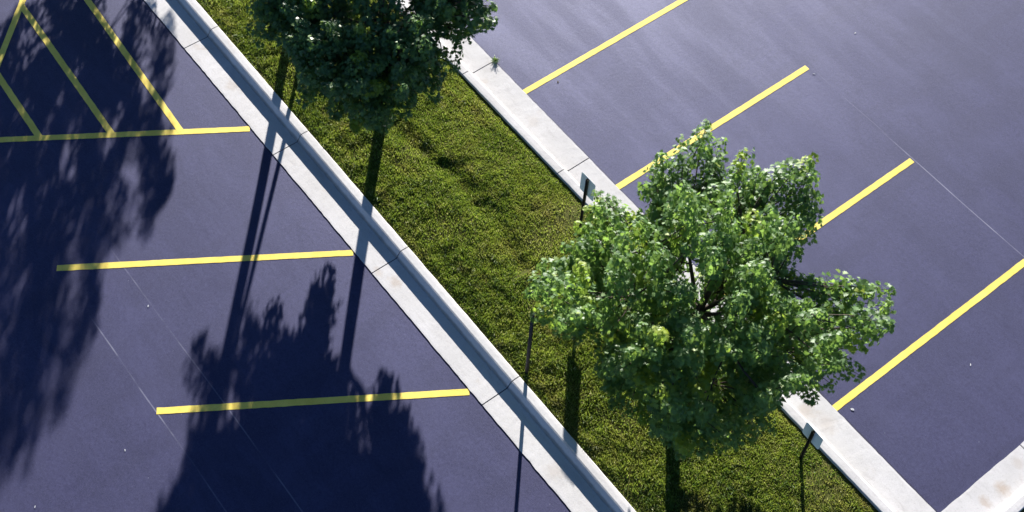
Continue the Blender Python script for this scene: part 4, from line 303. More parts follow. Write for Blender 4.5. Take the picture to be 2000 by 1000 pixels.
SHOOTS_E=[(5.97,-3.65,2.73,6.64,-4.25,3.02),(5.79,-3.37,2.73,6.46,-3.97,3.02),(6.26,-3.77,2.73,6.93,-4.38,3.02),(5.59,-3.10,2.73,6.25,-3.70,3.02),(6.50,-3.73,2.73,7.17,-4.33,3.02),(6.09,-3.34,2.73,6.76,-3.94,3.02),(6.84,-4.04,2.73,7.51,-4.65,3.02),(7.31,-4.19,2.73,7.98,-4.79,3.02),(7.75,-4.50,2.73,8.42,-5.10,3.02),(8.16,-4.87,2.73,8.83,-5.47,3.02),(8.67,-5.24,2.73,9.34,-5.84,3.02),(9.10,-5.41,2.73,9.77,-6.02,3.02),(8.55,-4.98,2.73,9.21,-5.58,3.02),(6.85,-3.82,2.73,7.52,-4.43,3.02),(10.95,-2.33,3.62,10.57,-2.28,3.11),(7.10,-3.73,3.46,7.25,-3.38,2.97),(8.97,-3.94,4.21,8.66,-3.61,3.39),(10.48,-0.48,3.06,10.12,-0.91,2.36),(10.26,-1.74,3.62,9.86,-1.88,3.18),(7.08,-0.28,3.47,7.19,-0.72,3.02),(6.78,-1.42,2.17,7.20,-1.75,1.86),(10.61,-4.06,4.39,10.43,-3.89,3.77),(8.64,-0.78,2.54,8.71,-1.19,1.69),(6.06,-2.04,4.17,6.27,-2.17,3.60),(7.73,-2.06,2.89,8.15,-2.32,2.51),(8.83,-0.53,2.88,8.69,-1.07,2.64),(10.14,-2.48,5.14,9.76,-2.57,4.29),(9.62,-2.75,3.30,9.31,-2.69,2.55),(9.94,-1.54,4.63,9.66,-1.69,3.78),(10.86,-2.73,5.75,10.58,-2.65,4.99),(8.71,-4.86,3.50,8.22,-4.24,2.99),(7.90,0.10,2.35,7.91,-0.58,1.87),(8.21,-4.67,4.92,8.31,-4.58,4.00),(10.38,-4.77,4.10,10.14,-4.29,3.59),(8.90,-0.49,5.47,8.99,-0.71,4.84),(8.51,-0.10,3.93,8.59,-0.53,3.18),(8.78,-4.46,4.76,8.54,-4.26,4.08),(10.04,-3.71,4.95,9.80,-3.75,4.36),(9.75,-4.54,5.13,9.62,-4.49,4.53),(8.61,-0.63,4.22,8.49,-0.92,3.44),(9.71,-3.45,5.05,9.39,-3.18,4.47),(10.29,-1.73,4.21,10.10,-1.69,3.64),(9.58,-2.46,5.56,9.37,-2.61,4.67),(9.04,0.02,2.41,8.81,-0.51,2.05),(10.79,-1.51,3.97,10.14,-1.67,3.44),(6.93,-2.68,4.70,7.24,-2.71,4.08),(8.91,-3.39,5.10,8.83,-3.23,4.38),(8.99,-3.64,5.24,8.94,-3.49,4.48),(9.15,-1.89,5.12,8.96,-1.97,4.38),(8.37,-0.68,2.66,8.37,-1.34,2.04),(11.05,-1.39,3.82,10.84,-1.58,3.12),(8.01,-0.73,2.13,8.13,-1.47,1.61),(7.03,-2.69,1.84,7.65,-2.53,1.94),(8.95,-4.47,4.82,8.92,-4.13,3.98),(11.06,-2.24,4.75,10.65,-2.17,4.05),(10.78,-3.07,5.52,10.47,-2.96,4.87),(9.43,-4.59,3.48,9.30,-3.99,3.14),(9.98,-1.71,4.52,9.89,-1.99,3.80),(10.41,-4.05,4.84,10.17,-4.02,4.19),(5.84,-1.18,3.21,6.42,-1.47,2.66),(7.80,0.71,4.39,7.88,0.25,3.70),(8.50,0.24,4.00,8.59,-0.22,3.56),(9.55,-1.76,3.66,9.25,-1.98,3.01),(9.43,-0.87,2.97,9.10,-1.34,2.48),(8.71,-3.88,2.79,8.46,-3.37,2.20),(8.16,-0.70,4.35,8.19,-0.92,3.78),(9.85,-4.51,4.37,9.41,-4.20,3.65),(6.86,-2.30,4.28,7.18,-2.52,3.57),(10.44,-1.31,4.68,10.14,-1.44,4.10),(9.64,-3.79,4.88,9.19,-3.41,4.27),(9.50,0.34,4.63,9.20,0.02,3.84),(10.84,-1.09,3.35,10.56,-1.48,2.81),(8.30,-1.15,1.64,8.21,-1.86,1.51),(8.14,-4.25,2.34,8.24,-3.70,2.04),(9.64,-4.04,4.48,9.21,-3.86,3.70),(9.90,-0.63,5.30,9.58,-0.82,4.49),(7.91,-4.58,3.77,8.19,-4.19,2.99),(7.20,-1.52,3.52,7.54,-1.89,2.84),(9.50,-2.82,5.08,9.31,-2.75,4.18),(8.66,-1.20,1.67,8.64,-2.00,1.55),(7.05,-1.58,2.44,7.49,-2.10,2.00),(8.15,-1.12,4.90,8.40,-1.41,4.05),(9.57,-5.01,5.28,9.46,-4.38,4.66),(9.10,-3.73,4.65,9.01,-3.63,3.90),(6.37,-1.74,3.93,6.99,-2.07,3.39),(10.28,-3.30,3.12,9.62,-2.98,2.53),(7.26,-3.10,2.94,7.59,-2.68,2.25),(7.88,-0.06,2.77,7.93,-0.84,2.49),(8.78,-0.73,5.13,8.75,-1.02,4.47),(10.99,-1.38,4.56,10.54,-1.79,3.99),(9.58,-0.68,4.06,9.22,-0.91,3.35),(9.61,-2.60,5.71,9.40,-2.67,4.94),(9.71,0.32,3.50,9.56,-0.08,3.02),(9.77,-3.90,2.54,9.43,-3.50,2.03),(8.84,-1.88,3.12,8.53,-2.29,2.38),(7.99,-0.37,2.16,8.34,-0.98,1.76),(10.28,-1.95,2.87,9.66,-2.01,2.26),(10.11,-5.41,4.25,9.77,-5.05,3.52),(6.78,-2.54,3.28,7.20,-2.51,2.83),(11.13,-2.78,4.19,10.79,-2.72,3.69),(9.73,-1.76,2.59,9.18,-2.00,2.16),(9.66,-2.20,3.05,9.07,-2.20,2.41),(11.11,-2.12,4.14,10.87,-2.13,3.39),(6.69,-2.63,4.34,7.01,-2.67,3.78),(10.62,-1.89,4.27,10.27,-2.11,3.65),(8.79,-1.99,1.57,8.62,-2.67,2.19),(9.70,-3.28,5.74,9.53,-3.23,5.09),(8.99,-4.27,4.54,8.88,-3.91,3.86),(10.37,-4.37,2.57,9.88,-3.88,2.29),(9.43,-3.27,3.40,9.01,-2.92,2.99),(6.64,-0.79,4.52,6.99,-1.14,3.90),(9.73,-3.96,5.68,9.59,-3.77,5.11),(9.15,-1.03,5.12,9.01,-1.25,4.38),(10.89,-2.31,4.23,10.36,-2.28,3.70),(10.59,-1.72,5.98,10.36,-1.72,5.19),(8.57,-1.35,5.16,8.59,-1.57,4.55),(10.07,-4.65,3.64,9.73,-4.46,3.06),(6.02,-1.94,4.04,6.56,-2.09,3.41),(10.23,-3.53,3.93,9.95,-3.38,3.42),(8.68,-0.67,2.57,8.48,-1.20,2.02),(10.50,-4.49,3.24,10.10,-4.02,2.73),(6.75,-1.37,3.55,7.09,-1.65,2.74),(8.60,-2.44,2.51,8.08,-2.38,1.76),(8.42,-1.25,5.02,8.19,-1.57,4.36),(9.29,-4.62,3.73,9.17,-4.36,3.10),(7.54,-3.22,3.24,7.79,-2.96,2.58),(10.00,-0.62,3.90,9.68,-0.89,3.39),(6.39,-2.09,2.91,7.16,-2.12,2.39),(10.96,-1.24,4.02,10.52,-1.44,3.32),(6.48,0.18,3.75,6.71,-0.49,3.21),(8.16,-1.80,2.86,8.18,-2.27,2.39),(7.21,-1.00,2.10,7.51,-1.53,1.81),(6.52,-2.08,2.35,7.17,-2.20,2.31),(10.66,-3.03,3.47,10.21,-2.89,2.67),(8.10,-4.44,2.98,8.30,-3.71,2.45),(8.71,-4.42,4.21,8.60,-4.08,3.55),(8.30,-2.23,2.25,8.10,-2.98,1.84),(6.70,-1.74,1.87,7.36,-2.02,1.80),(9.16,-1.03,3.22,9.08,-1.39,2.55),(9.38,-4.62,5.64,9.31,-4.14,5.09),(10.01,-2.38,4.03,9.63,-2.43,3.51),(9.07,-0.61,3.07,8.91,-1.03,2.41),(10.07,-1.87,5.05,9.95,-1.90,4.16),(10.98,-0.90,3.85,10.59,-1.25,3.44),(9.00,-4.34,3.57,8.77,-3.95,2.77),(9.81,-1.59,2.27,9.00,-1.83,1.87),(9.16,-4.64,2.72,8.71,-4.44,2.25),(11.55,-2.52,3.70,10.85,-2.35,3.19),(6.59,-0.61,3.81,6.75,-0.95,3.20),(9.34,-1.20,2.57,8.87,-1.70,2.23),(9.76,-3.11,2.40,9.16,-3.05,1.82),(6.20,-0.04,4.11,6.80,-0.60,3.66),(10.21,-2.56,3.48,9.89,-2.59,2.89),(7.37,-2.34,1.94,7.92,-2.38,1.66),(6.67,-2.67,3.08,7.04,-2.58,2.41),(8.29,-0.86,2.69,8.35,-1.57,2.27),(7.98,-0.95,3.21,7.92,-1.40,2.74),(7.86,-0.63,4.23,8.19,-1.00,3.52),(6.93,-3.13,4.44,7.14,-2.93,3.57),(6.91,0.34,3.36,7.08,-0.30,2.75),(6.22,-0.55,3.78,6.32,-0.84,3.25),(6.44,-0.60,4.44,6.72,-0.99,3.82),(10.45,-4.35,5.32,10.19,-4.12,4.78),(10.04,-1.60,3.56,9.49,-1.60,2.81),(7.30,-2.66,2.02,8.00,-2.51,1.78),(6.39,-1.18,2.01,7.07,-1.44,1.74),(8.86,-0.91,4.51,8.72,-1.15,3.92),(9.71,-2.96,2.25,9.07,-2.82,1.98),(7.46,-0.91,1.96,7.83,-1.63,1.52),(9.61,-3.05,3.78,9.19,-2.99,3.30),(8.87,-0.71,3.72,8.72,-1.20,2.98),(11.41,-2.44,4.89,11.00,-2.36,4.18),(9.50,-2.61,2.06,8.93,-2.42,1.59),(7.62,-0.07,4.56,7.67,-0.38,3.90),(11.19,-3.22,2.78,10.48,-3.13,2.49),(8.01,-4.13,5.14,8.07,-3.81,4.47),(10.66,-4.96,4.19,10.31,-4.64,3.66),(7.36,-1.32,4.43,7.50,-1.48,3.78),(8.64,-0.48,2.84,8.45,-0.86,2.11),(10.76,-1.49,4.17,10.05,-1.65,3.70),(8.61,-0.53,2.09,8.55,-1.27,1.64),(11.00,-2.16,4.47,10.74,-2.10,3.88),(10.01,-3.94,3.85,9.70,-3.68,3.22),(7.46,-2.72,2.12,8.31,-2.42,1.83),(9.75,0.29,4.59,9.53,-0.23,3.84),(9.06,-4.17,3.27,8.80,-3.72,2.81),(6.99,-0.33,2.34,7.38,-1.02,2.05),(7.59,-3.75,3.65,7.79,-3.52,3.02),(10.25,-4.76,3.87,10.22,-4.47,3.16),(6.73,-3.01,1.56,7.39,-2.89,1.43),(10.20,-4.47,3.71,9.77,-4.04,3.16),(9.12,-3.12,2.18,8.68,-2.56,1.86),(8.87,-4.54,3.15,8.67,-3.79,2.62),(9.18,-1.60,2.50,8.45,-2.10,2.27),(8.76,-4.71,3.76,8.48,-4.47,3.22),(9.63,-1.34,5.03,9.42,-1.74,4.37),(9.73,-3.38,3.09,9.27,-3.10,2.55),(9.27,-3.21,5.13,9.12,-2.60,4.45),(8.72,-5.07,5.13,8.71,-4.83,4.43),(7.35,-0.35,2.72,7.46,-0.91,2.16),(6.85,-1.47,2.64,7.22,-1.88,2.31),(8.38,-4.66,3.18,8.30,-4.12,2.41),(8.97,-4.81,4.81,8.89,-4.36,4.14),(6.02,-2.31,2.40,6.62,-2.38,1.99),(9.23,-0.62,5.75,9.16,-0.81,5.17),(9.44,-3.89,5.40,9.25,-3.72,4.80),(11.04,-2.83,4.02,10.53,-2.89,3.49),(10.25,-1.49,2.84,9.91,-1.66,2.24),(8.21,-4.72,3.33,8.29,-4.32,2.82),(8.30,-5.08,3.37,8.20,-4.65,2.78),(8.02,-4.11,2.78,8.09,-3.65,2.16),(7.17,-0.89,4.72,7.39,-1.13,3.99),(7.63,-2.19,1.86,8.45,-2.30,1.76),(6.15,-2.32,3.81,6.51,-2.28,3.22),(6.41,-2.38,2.00,7.24,-2.28,1.68),(8.19,0.36,2.65,8.35,-0.12,2.26),(10.54,-2.73,5.64,10.39,-2.73,5.01),(9.70,-0.37,5.70,9.72,-0.74,5.12),(9.43,-3.28,4.90,9.30,-3.21,4.21),(8.46,-4.02,2.49,8.22,-3.55,1.71),(9.65,-2.25,3.49,9.25,-2.46,2.86),(10.50,-3.12,3.60,10.01,-2.90,2.97),(9.04,-1.65,5.72,8.89,-1.54,5.10),(10.39,-3.06,4.86,9.89,-2.74,4.14),(9.40,-3.21,2.82,8.93,-2.93,2.33),(8.94,-5.49,4.95,8.97,-5.09,4.40),(7.51,-0.22,4.66,7.54,-0.50,4.10),(9.81,-2.74,3.77,9.48,-2.54,3.19),(7.64,-1.32,4.61,7.74,-1.62,4.02),(10.87,-3.78,3.66,10.55,-3.42,3.22),(6.76,-3.24,4.34,7.08,-3.25,3.77),(7.26,0.51,4.62,7.62,-0.08,4.13),(11.51,-2.16,4.24,11.08,-2.17,3.69),(6.27,-0.43,4.31,6.64,-0.88,3.79),(6.93,-0.49,3.89,7.00,-0.87,3.29),(9.20,0.36,3.81,9.10,0.01,3.21),(8.49,-1.03,4.29,8.71,-1.55,3.61),(7.07,-0.50,3.59,7.19,-0.99,3.21),(7.60,-4.12,2.76,7.71,-3.63,2.43),(7.97,-1.40,4.71,8.22,-1.55,4.05),(6.20,-3.08,3.61,6.93,-2.99,3.01),(7.42,-1.97,2.06,7.76,-1.99,1.45),(10.89,-1.78,3.44,10.46,-2.06,2.94),(9.47,0.01,3.21,9.22,-0.23,2.57),(10.76,-2.76,5.07,10.32,-2.90,4.41),(10.13,-1.23,2.95,9.48,-1.53,2.55),(8.40,-4.71,4.15,8.42,-4.31,3.46),(8.45,-1.36,3.14,8.27,-1.98,2.54),(7.59,-4.50,3.66,7.96,-3.89,3.13),(9.20,-0.63,2.48,9.13,-1.05,1.93),(11.32,-1.52,3.42,11.05,-1.88,2.73),(8.06,-0.41,4.40,8.28,-0.69,3.83),(9.57,-0.81,2.48,9.37,-1.57,2.13),(7.13,-3.22,3.19,7.43,-2.84,2.69),(8.68,-3.14,2.23,8.40,-2.76,1.69),(11.05,-1.99,4.76,10.74,-2.01,4.23),(9.94,-3.70,3.18,9.47,-3.28,2.47),(9.48,-0.58,5.35,9.39,-0.64,4.50),(7.59,-0.82,3.58,7.68,-1.10,2.96),(6.32,-2.01,1.85,7.16,-2.26,1.92),(8.38,-4.87,4.33,8.46,-4.29,3.82),(7.04,0.26,3.39,7.50,-0.47,3.14),(6.32,-1.51,3.21,6.52,-1.66,2.48),(8.39,0.17,4.56,8.51,-0.10,4.00),(9.52,-4.82,4.65,9.43,-4.45,3.79),(6.57,-1.99,3.08,6.95,-2.26,2.67),(10.40,-3.77,3.36,9.98,-3.58,2.76),(10.85,-1.35,4.22,10.48,-1.68,3.75),(10.42,-0.43,4.05,10.03,-0.89,3.40),(7.30,-1.22,3.58,7.39,-1.59,2.86),(11.51,-2.41,3.35,11.05,-2.37,2.83),(10.84,-1.96,4.40,10.52,-1.96,3.69),(10.10,-0.86,2.71,9.61,-1.32,2.26),(8.65,-1.78,2.59,8.48,-2.46,2.03),(8.68,0.19,2.52,8.49,-0.46,2.01),(10.11,-4.89,3.06,9.67,-4.27,2.83),(9.15,-0.72,4.03,8.89,-1.10,3.46),(8.72,-0.29,3.98,8.80,-0.42,3.15),(5.64,-1.37,3.77,6.09,-1.46,3.04),(9.30,-0.50,3.96,9.15,-0.87,3.44),(9.05,-1.28,4.66,8.99,-1.59,3.98),(7.81,-0.55,4.30,7.81,-0.90,3.73),(10.03,-2.23,5.14,9.73,-2.35,4.31),(10.97,-0.56,4.51,10.44,-0.65,3.86),(5.70,-2.45,3.44,6.04,-2.40,2.91),(7.15,-1.08,2.42,7.42,-1.39,1.87),(6.35,-0.40,2.61,6.91,-0.63,2.34),(7.97,-0.78,2.72,7.98,-1.32,2.40),(10.60,-2.22,2.99,9.95,-2.12,2.53),(9.35,-2.88,2.72,8.69,-2.77,2.30),(7.55,-1.41,2.73,7.99,-1.68,2.21),(7.57,-0.72,4.38,7.67,-1.06,3.61),(9.95,-1.70,5.24,9.92,-1.89,4.35),(6.64,-2.32,2.55,7.35,-2.38,1.97),(9.29,-0.34,5.36,9.04,-0.67,4.74),(8.18,-4.20,2.59,8.29,-3.62,2.16),(6.66,-3.85,2.93,7.03,-3.68,2.40),(7.49,-1.02,3.39,7.70,-1.36,2.83),(10.08,-0.65,3.11,9.69,-1.22,2.56),(8.73,-2.33,2.31,8.41,-2.78,1.89),(11.00,-4.43,4.79,10.70,-4.04,4.32),(10.52,-1.76,4.60,10.06,-2.05,3.95),(6.78,-1.47,4.57,7.28,-1.60,4.02),(7.79,-0.40,4.90,8.00,-0.60,4.23),(9.87,-2.42,3.36,9.49,-2.51,2.68),(5.82,-0.78,3.61,6.18,-1.15,3.07),(10.05,-4.13,4.98,9.77,-3.87,4.16),(8.21,-2.06,2.77,8.04,-2.33,1.94),(8.63,-2.07,5.18,8.65,-2.17,4.50),(10.80,-2.69,5.49,10.45,-2.65,4.62),(11.31,-3.52,3.92,10.92,-3.31,3.50),(10.77,-3.22,5.26,10.40,-3.14,4.45),(6.62,-2.20,4.42,7.14,-2.27,3.91),(10.10,-1.73,5.62,9.76,-1.92,4.89),(8.56,-1.15,4.95,8.43,-1.31,4.27),(5.81,-1.60,3.47,6.27,-1.67,2.90),(9.59,-4.22,3.09,9.18,-3.72,2.63),(8.72,-4.78,4.03,8.84,-4.47,3.45),(7.49,-1.66,2.11,8.09,-2.21,1.85),(8.48,-3.91,3.04,8.38,-3.47,2.62)]
# ------------------------------------------------------------------ the place
# x runs along the planted median, y across it (left lot at y > 0), z up; metres
W = 4.585            # left gutter edge to right gutter edge
CX = -12.8           # gutter edge of the kerb that closes the right lot
NEAR = 0.0

def sheet(name, m, half):
    # one ground sheet reaching the horizon, finer in the middle
    c = [-half, -60, -25, 0, 25, 60, half]
    V = [(x, y, 0) for y in c for x in c]; n = len(c)
    F = [(j*n+i, j*n+i+1, (j+1)*n+i+1, (j+1)*n+i) for j in range(n-1) for i in range(n-1)]
    return link(name, mesh_arrays(name, V, F), m)
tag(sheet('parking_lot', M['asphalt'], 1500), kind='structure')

# kerb profile: distance from the asphalt edge, height
PROF = [(0, 0), (0, .013), (.03, .014), (.25, .012), (.48, .009), (.502, .012), (.515, .03), (.575, .125), (.587, .141), (.612, .15), (.69, .151), (.742, .148), (.757, .138), (.762, .0)]

def kerb(path_fn, length, joints, gap=.02):
    """path_fn(s, d) -> (x, y) for a run position s and a distance d in from the asphalt edge"""
    mb = MB(); cuts = [0] + joints + [length]
    for a, b in zip(cuts[:-1], cuts[1:]):
        a2, b2 = a + gap/2, b - gap/2
        st = max(2, int((b2-a2)/.08)); np_ = len(PROF)
        vs = []
        for i in range(st+1):
            s = a2 + (b2-a2)*i/st
            for d, z in PROF:
                x, y = path_fn(s, d)
                e = noise.noise(Vector((x*7, y*7, 1.7))) + .6*noise.noise(Vector((x*19, y*19, 4.2)))
                if d == 0: x, y = path_fn(s, -.006 + .010*e)
                elif d > .73: x, y = path_fn(s, d + .005*e)
                vs.append((x, y, z + (.0016*e if z > .005 and d > .02 else 0)))
        fs = [(i*np_+j, i*np_+j+1, (i+1)*np_+j+1, (i+1)*np_+j) for i in range(st) for j in range(np_-1)]
        fs.append(tuple(range(np_))[::-1]); fs.append(tuple(range(st*np_, (st+1)*np_)))
        mb.add(vs, fs)
    o = mb.build('kerb', M['concrete'])
    return tag(o, kind='structure')

X0, X1 = -24.0, 30.0
# left lot kerb
j = [x - X0 for x in np.arange(-.735 - 3.13*7, X1, 3.13) if X0 + .5 < x < X1 - .5]
kerb(lambda s, d: (X0 + s, -d), X1 - X0, j)
# right lot kerb, mitred where it turns the corner of the lot
jr = [x - CX for x in np.arange(-1.31 - 2.86*4, X1, 2.86) if CX + 1 < x < X1 - .5]
kerb(lambda s, d: (CX + max(s, 0) - d*max(0, 1 - s/.9), -W + d), X1 - CX, jr)
# kerb across the end of the right lot
jc = [1.99, 5.1, 8.2, 11.3, 14.4]
kerb(lambda s, d: (CX - d, -W - s + d*max(0, 1 - s/.9)), 22.0, jc)

# grass bed, a low mound with a mower rut along it
def bed_h(x, y):
    t = (y + 2.29)/1.55
    h = .105 + .075*max(0, 1 - t*t) if y > -3.9 else .11
    h -= .085*math.exp(-((y + 2.2 + .12*math.sin(x*1.3) + .1*noise.noise(Vector((x*2.5, 0, 5))))/.2)**2)*(.8 + .4*noise.noise(Vector((x*2, 1, 1)))) * (1 if -5.5 < x < -1.5 else .3)
    h += .02*noise.noise(Vector((x*1.7, y*1.7, 0))) + .012*noise.noise(Vector((x*6, y*6, 3)))
    e = min(abs(y + .76), abs(y + W - .76)) if x > CX else abs(y + .76)
    if e < .18: h = h*(e/.18) + (1 - e/.18)*(.118 if y > -2 else .095)
    return h
def bed():
    mb = MB()
    def grid(x0, x1, y0, y1, st):
        nx = int((x1-x0)/st); ny = int((y1-y0)/st)
        vs = [(x0+(x1-x0)*i/nx, y0+(y1-y0)*q/ny, bed_h(x0+(x1-x0)*i/nx, y0+(y1-y0)*q/ny)) for q in range(ny+1) for i in range(nx+1)]
        fs = [(q*(nx+1)+i, q*(nx+1)+i+1, (q+1)*(nx+1)+i+1, (q+1)*(nx+1)+i) for q in range(ny) for i in range(nx)]
        mb.add(vs, fs)
    grid(CX-.76, X1, -W+.758, -.758, .12)
    grid(X0, CX-.76, -W-22, -.758, .4)
    o = mb.build('ground', M['soil'], smooth=True)
    tag(o, kind='structure')
bed()

def grass():
    n = 480000
    x = rng.uniform(-14.6, 6.5, n); y = rng.uniform(-W+.752, -.748, n)
    keep = np.ones(n, bool)
    ed = np.minimum(np.abs(y+.748), np.abs(y+W-.752))
    en = np.array([noise.noise(Vector((a*4, b*4, 12))) + .6*noise.noise(Vector((a*13, b*13, 5))) for a, b in zip(x, y)])
    keep &= ed > .03 + .055*en
    # thin and bare spots
    dens = np.array([noise.noise(Vector((a*1.1, b*1.1, 9))) for a, b in zip(x[::1], y[::1])])
    keep &= rng.random(n) < np.clip(.85 + dens*1.1, .3, 1)
    for (bx, by, br) in ((-1.75, -1.35, .3), (-5.0, -3.4, .22), (-5.2, -2.6, .25), (-8.7, -2.6, .35), (-7.4, -1.2, .25)):
        keep &= ~((np.hypot(x-bx, y-by) < br) & (rng.random(n) < .6))
    x, y, dens = x[keep], y[keep], dens[keep]; n = len(x)
    z = np.array([bed_h(a, b) for a, b in zip(x, y)])
    tuft = np.array([noise.noise(Vector((a*4, b*4, 2))) + .5*noise.noise(Vector((a*9, b*9, 6))) for a, b in zip(x, y)])
    h = (.024 + .028*rng.random(n))*(1 + .65*np.clip(tuft, -.6, 1))*np.clip(.45 + np.minimum(np.abs(y+.785), np.abs(y+W-.785))/.2, .45, 1)*(1 + .35*np.clip((y+2.2)/1.4, -.5, 1))
    h *= np.where(rng.random(n) > .985, 1.6, 1)
    w = rng.uniform(.004, .0075, n)
    yaw = rng.uniform(0, 2*np.pi, n); lean = np.abs(rng.normal(0, .5, n)) + .12
    ly = rng.uniform(0, 2*np.pi, n)
    # blades in a tuft lean together
    tl = np.array([noise.noise(Vector((a*3, b*3, 7))) for a, b in zip(x, y)])*5
    ly = np.where(rng.random(n) < .35, tl, ly)
    bx, by = np.cos(yaw)*w, np.sin(yaw)*w
    mx, my = np.cos(ly)*lean*h*.35, np.sin(ly)*lean*h*.35
    tx, ty = np.cos(ly)*lean*h, np.sin(ly)*lean*h
    zz = z - .008
    V = np.empty((n, 5, 3), np.float32)
    V[:, 0] = np.c_[x-bx, y-by, zz]; V[:, 1] = np.c_[x+bx, y+by, zz]
    V[:, 2] = np.c_[x+mx+bx*.8, y+my+by*.8, z+h*.6]; V[:, 3] = np.c_[x+mx-bx*.8, y+my-by*.8, z+h*.6]
    V[:, 4] = np.c_[x+tx, y+ty, z+h*np.clip(1.05-lean*.25, .5, 1)]
    b = (np.arange(n)*5)[:, None]
    F = np.concatenate([b+np.array([0, 1, 2]), b+np.array([0, 2, 3]), b+np.array([3, 2, 4])])
    me = mesh_arrays('grass', V.reshape(-1, 3), F)
    a = me.attributes.new('tone', 'FLOAT', 'POINT')
    a.data.foreach_set('value', np.repeat(rng.random(n), 5).astype(np.float32))
    tag(link('grass', me, M['grass']), 'rough yellow-green grass covering the median between the two kerbs', 'grass', kind='stuff')
grass()

# ------------------------------------------------------------------ painted lines
LW = .118
def stripe(name, a, b, w=LW, parent=None, z=.004, off=(0, 0)):
    a = Vector((*a, 0)); b = Vector((*b, 0)); d = (b-a).normalized(); nrm = Vector((-d.y, d.x, 0))
    n = max(2, int((b-a).length/.05)); vs = []; fs = []
    for i in range(n+1):
        q = a + (b-a)*i/n
        for s in (-1, 1):
            e = .006*noise.noise(Vector((q.x*9+s*5, q.y*9, 2.2)))
            v = q + nrm*s*(w/2+e); vs.append((v.x-off[0], v.y-off[1], z))
    for i in range(n): fs.append((2*i, 2*i+2, 2*i+3, 2*i+1))
    mb = MB(); mb.add(vs, fs)
    return mb.build(name, M['paint'], parent)
LG = 'yellow stall lines of the left lot'; RG = 'yellow stall lines of the right lot'
aL = R(57.2); dL = 3.3515; lL = 5.06
def left_line(k): return (-k*dL + .05*math.cos(aL), .03), (-k*dL + lL*math.cos(aL), lL*math.sin(aL))
tag(stripe('stall_line', *left_line(1)), 'middle yellow line left of the median, crossed by two thin dark trunk shadows', 'road marking', LG)
tag(stripe('stall_line', *left_line(2)), 'lowest yellow line left of the median, mostly under a leafy tree shadow', 'road marking', LG)
hz = empty('hatched_marking', (2.75, 1.8, 0))
tag(hz, 'yellow triangular no parking hatching on the shaded asphalt at top left', 'road marking')
o0 = (2.75, 1.8)
stripe('border_line', *left_line(0), parent=hz, off=o0)
ax, ay = left_line(0)[1]
stripe('border_line', (7.25, .05), (ax+.12, ay-.10), parent=hz, z=.0075, off=o0)
def xr(y): return 7.25 - (y-.05)*(7.25-ax)/(ay-.05)
for y0, y1 in ((.80, 1.07), (1.98, 2.11), (3.13, 3.19)):
    xl = y1/math.tan(aL)
    stripe('hatch_stripe', (xl+.02, y1), (xr(y0), y0), parent=hz, z=.0058, off=o0)
rlab = ['yellow line of the right lot cut by the top edge of the photo',
        'yellow right lot line passing behind the topmost shoot of the sunlit maple',
        'yellow right lot line emerging from behind the right side of the sunlit maple',
        'longest yellow right lot line, from the lower sign to the right edge']
dx = -2.248
for k in range(4):
    x = dx - 2.75*k + (.02 if k == 1 else 0)
    tag(stripe('stall_line', (x, -W-.01), (x, -W-4.85)), rlab[k], 'road marking', RG)

# ------------------------------------------------------------------ signs and post
def u_channel(mb, h, w=.055, d=.03, t=.006, off=(0, 0)):
    ox, oy = off
    mb.box(ox-w*.32, ox+w*.32, oy-t/2, oy+t/2, -.15, h)
    for s in (-1, 1):
        mb.box(ox+s*w*.32-t/2, ox+s*w*.32+t/2, oy+t/2+.0005, oy+d, -.15, h)
        mb.box(min(ox+s*w*.32+s*t/2, ox+s*w*.55), max(ox+s*w*.32+s*t/2, ox+s*w*.55), oy+d-t, oy+d+.0005, -.15, h)
def sign(loc, h, pw, ph, label, rz=0, tilt=0):
    root = empty('parking_sign', loc, rz)
    root.rotation_euler = (R(tilt), 0, rz)
    tag(root, label, 'sign', 'small signs along the right kerb')
    mb = MB(); u_channel(mb, h); mb.build('post', M['post'], root)
    # panel with rounded corners, its printed face to the right lot
    r = .035; pts = []
    for cx, cz, a0 in ((pw/2-r, ph/2-r, 0), (-pw/2+r, ph/2-r, 90), (-pw/2+r, -ph/2+r, 180), (pw/2-r, -ph/2+r, 270)):
        for q in range(5):
            a = R(a0 + q*22.5); pts.append((cx+r*math.cos(a), cz+r*math.sin(a)))
    n = len(pts); zc = h - ph/2 + .012; y0, y1 = -.012, -.0085
    vs = [(x, y0, z+zc) for x, z in pts] + [(x, y1, z+zc) for x, z in pts]
    fs = [tuple(range(n)), tuple(range(n, 2*n))[::-1]] + [(i, i+n, (i+1) % n+n, (i+1) % n) for i in range(n)]
    mb = MB(); mb.add(vs, fs); pn = mb.build('panel', M['galv'], root)
    pn.data.materials.append(M['white']); pn.data.polygons[0].material_index = 1
    for zz in (zc+ph*.32, zc-ph*.32):
        mb = MB(); mb.tube([(0, -.0035, zz), (0, .008, zz)], [.011, .011], 6); mb.build('bolt', M['bolt'], root)
sign((-5.3, -3.46, .1), 1.44, .36, .48, 'small grey-backed sign by the right kerb, its foot hidden by the sunlit maple')
sign((-10.83, -3.47, .1), 1.1, .37, .40, 'small grey-backed sign by the right kerb, below the sunlit maple at bottom right', rz=R(-2), tilt=-3)
pr = empty('metal_post', (-7.0, -.9, .11))
tag(pr, 'thin bare dark post in the grass beside the left kerb', 'post')
mb = MB(); mb.tube([(0, 0, -.15), (0, 0, .5), (.004, 0, 1.9)], [.032, .032, .031], 10); mb.build('pole', M['post'], pr, True)
mb = MB(); mb.tube([(.004, 0, 1.9), (.004, 0, 1.925), (.004, 0, 1.935)], [.037, .036, .02], 10); mb.build('cap', M['post'], pr, True)

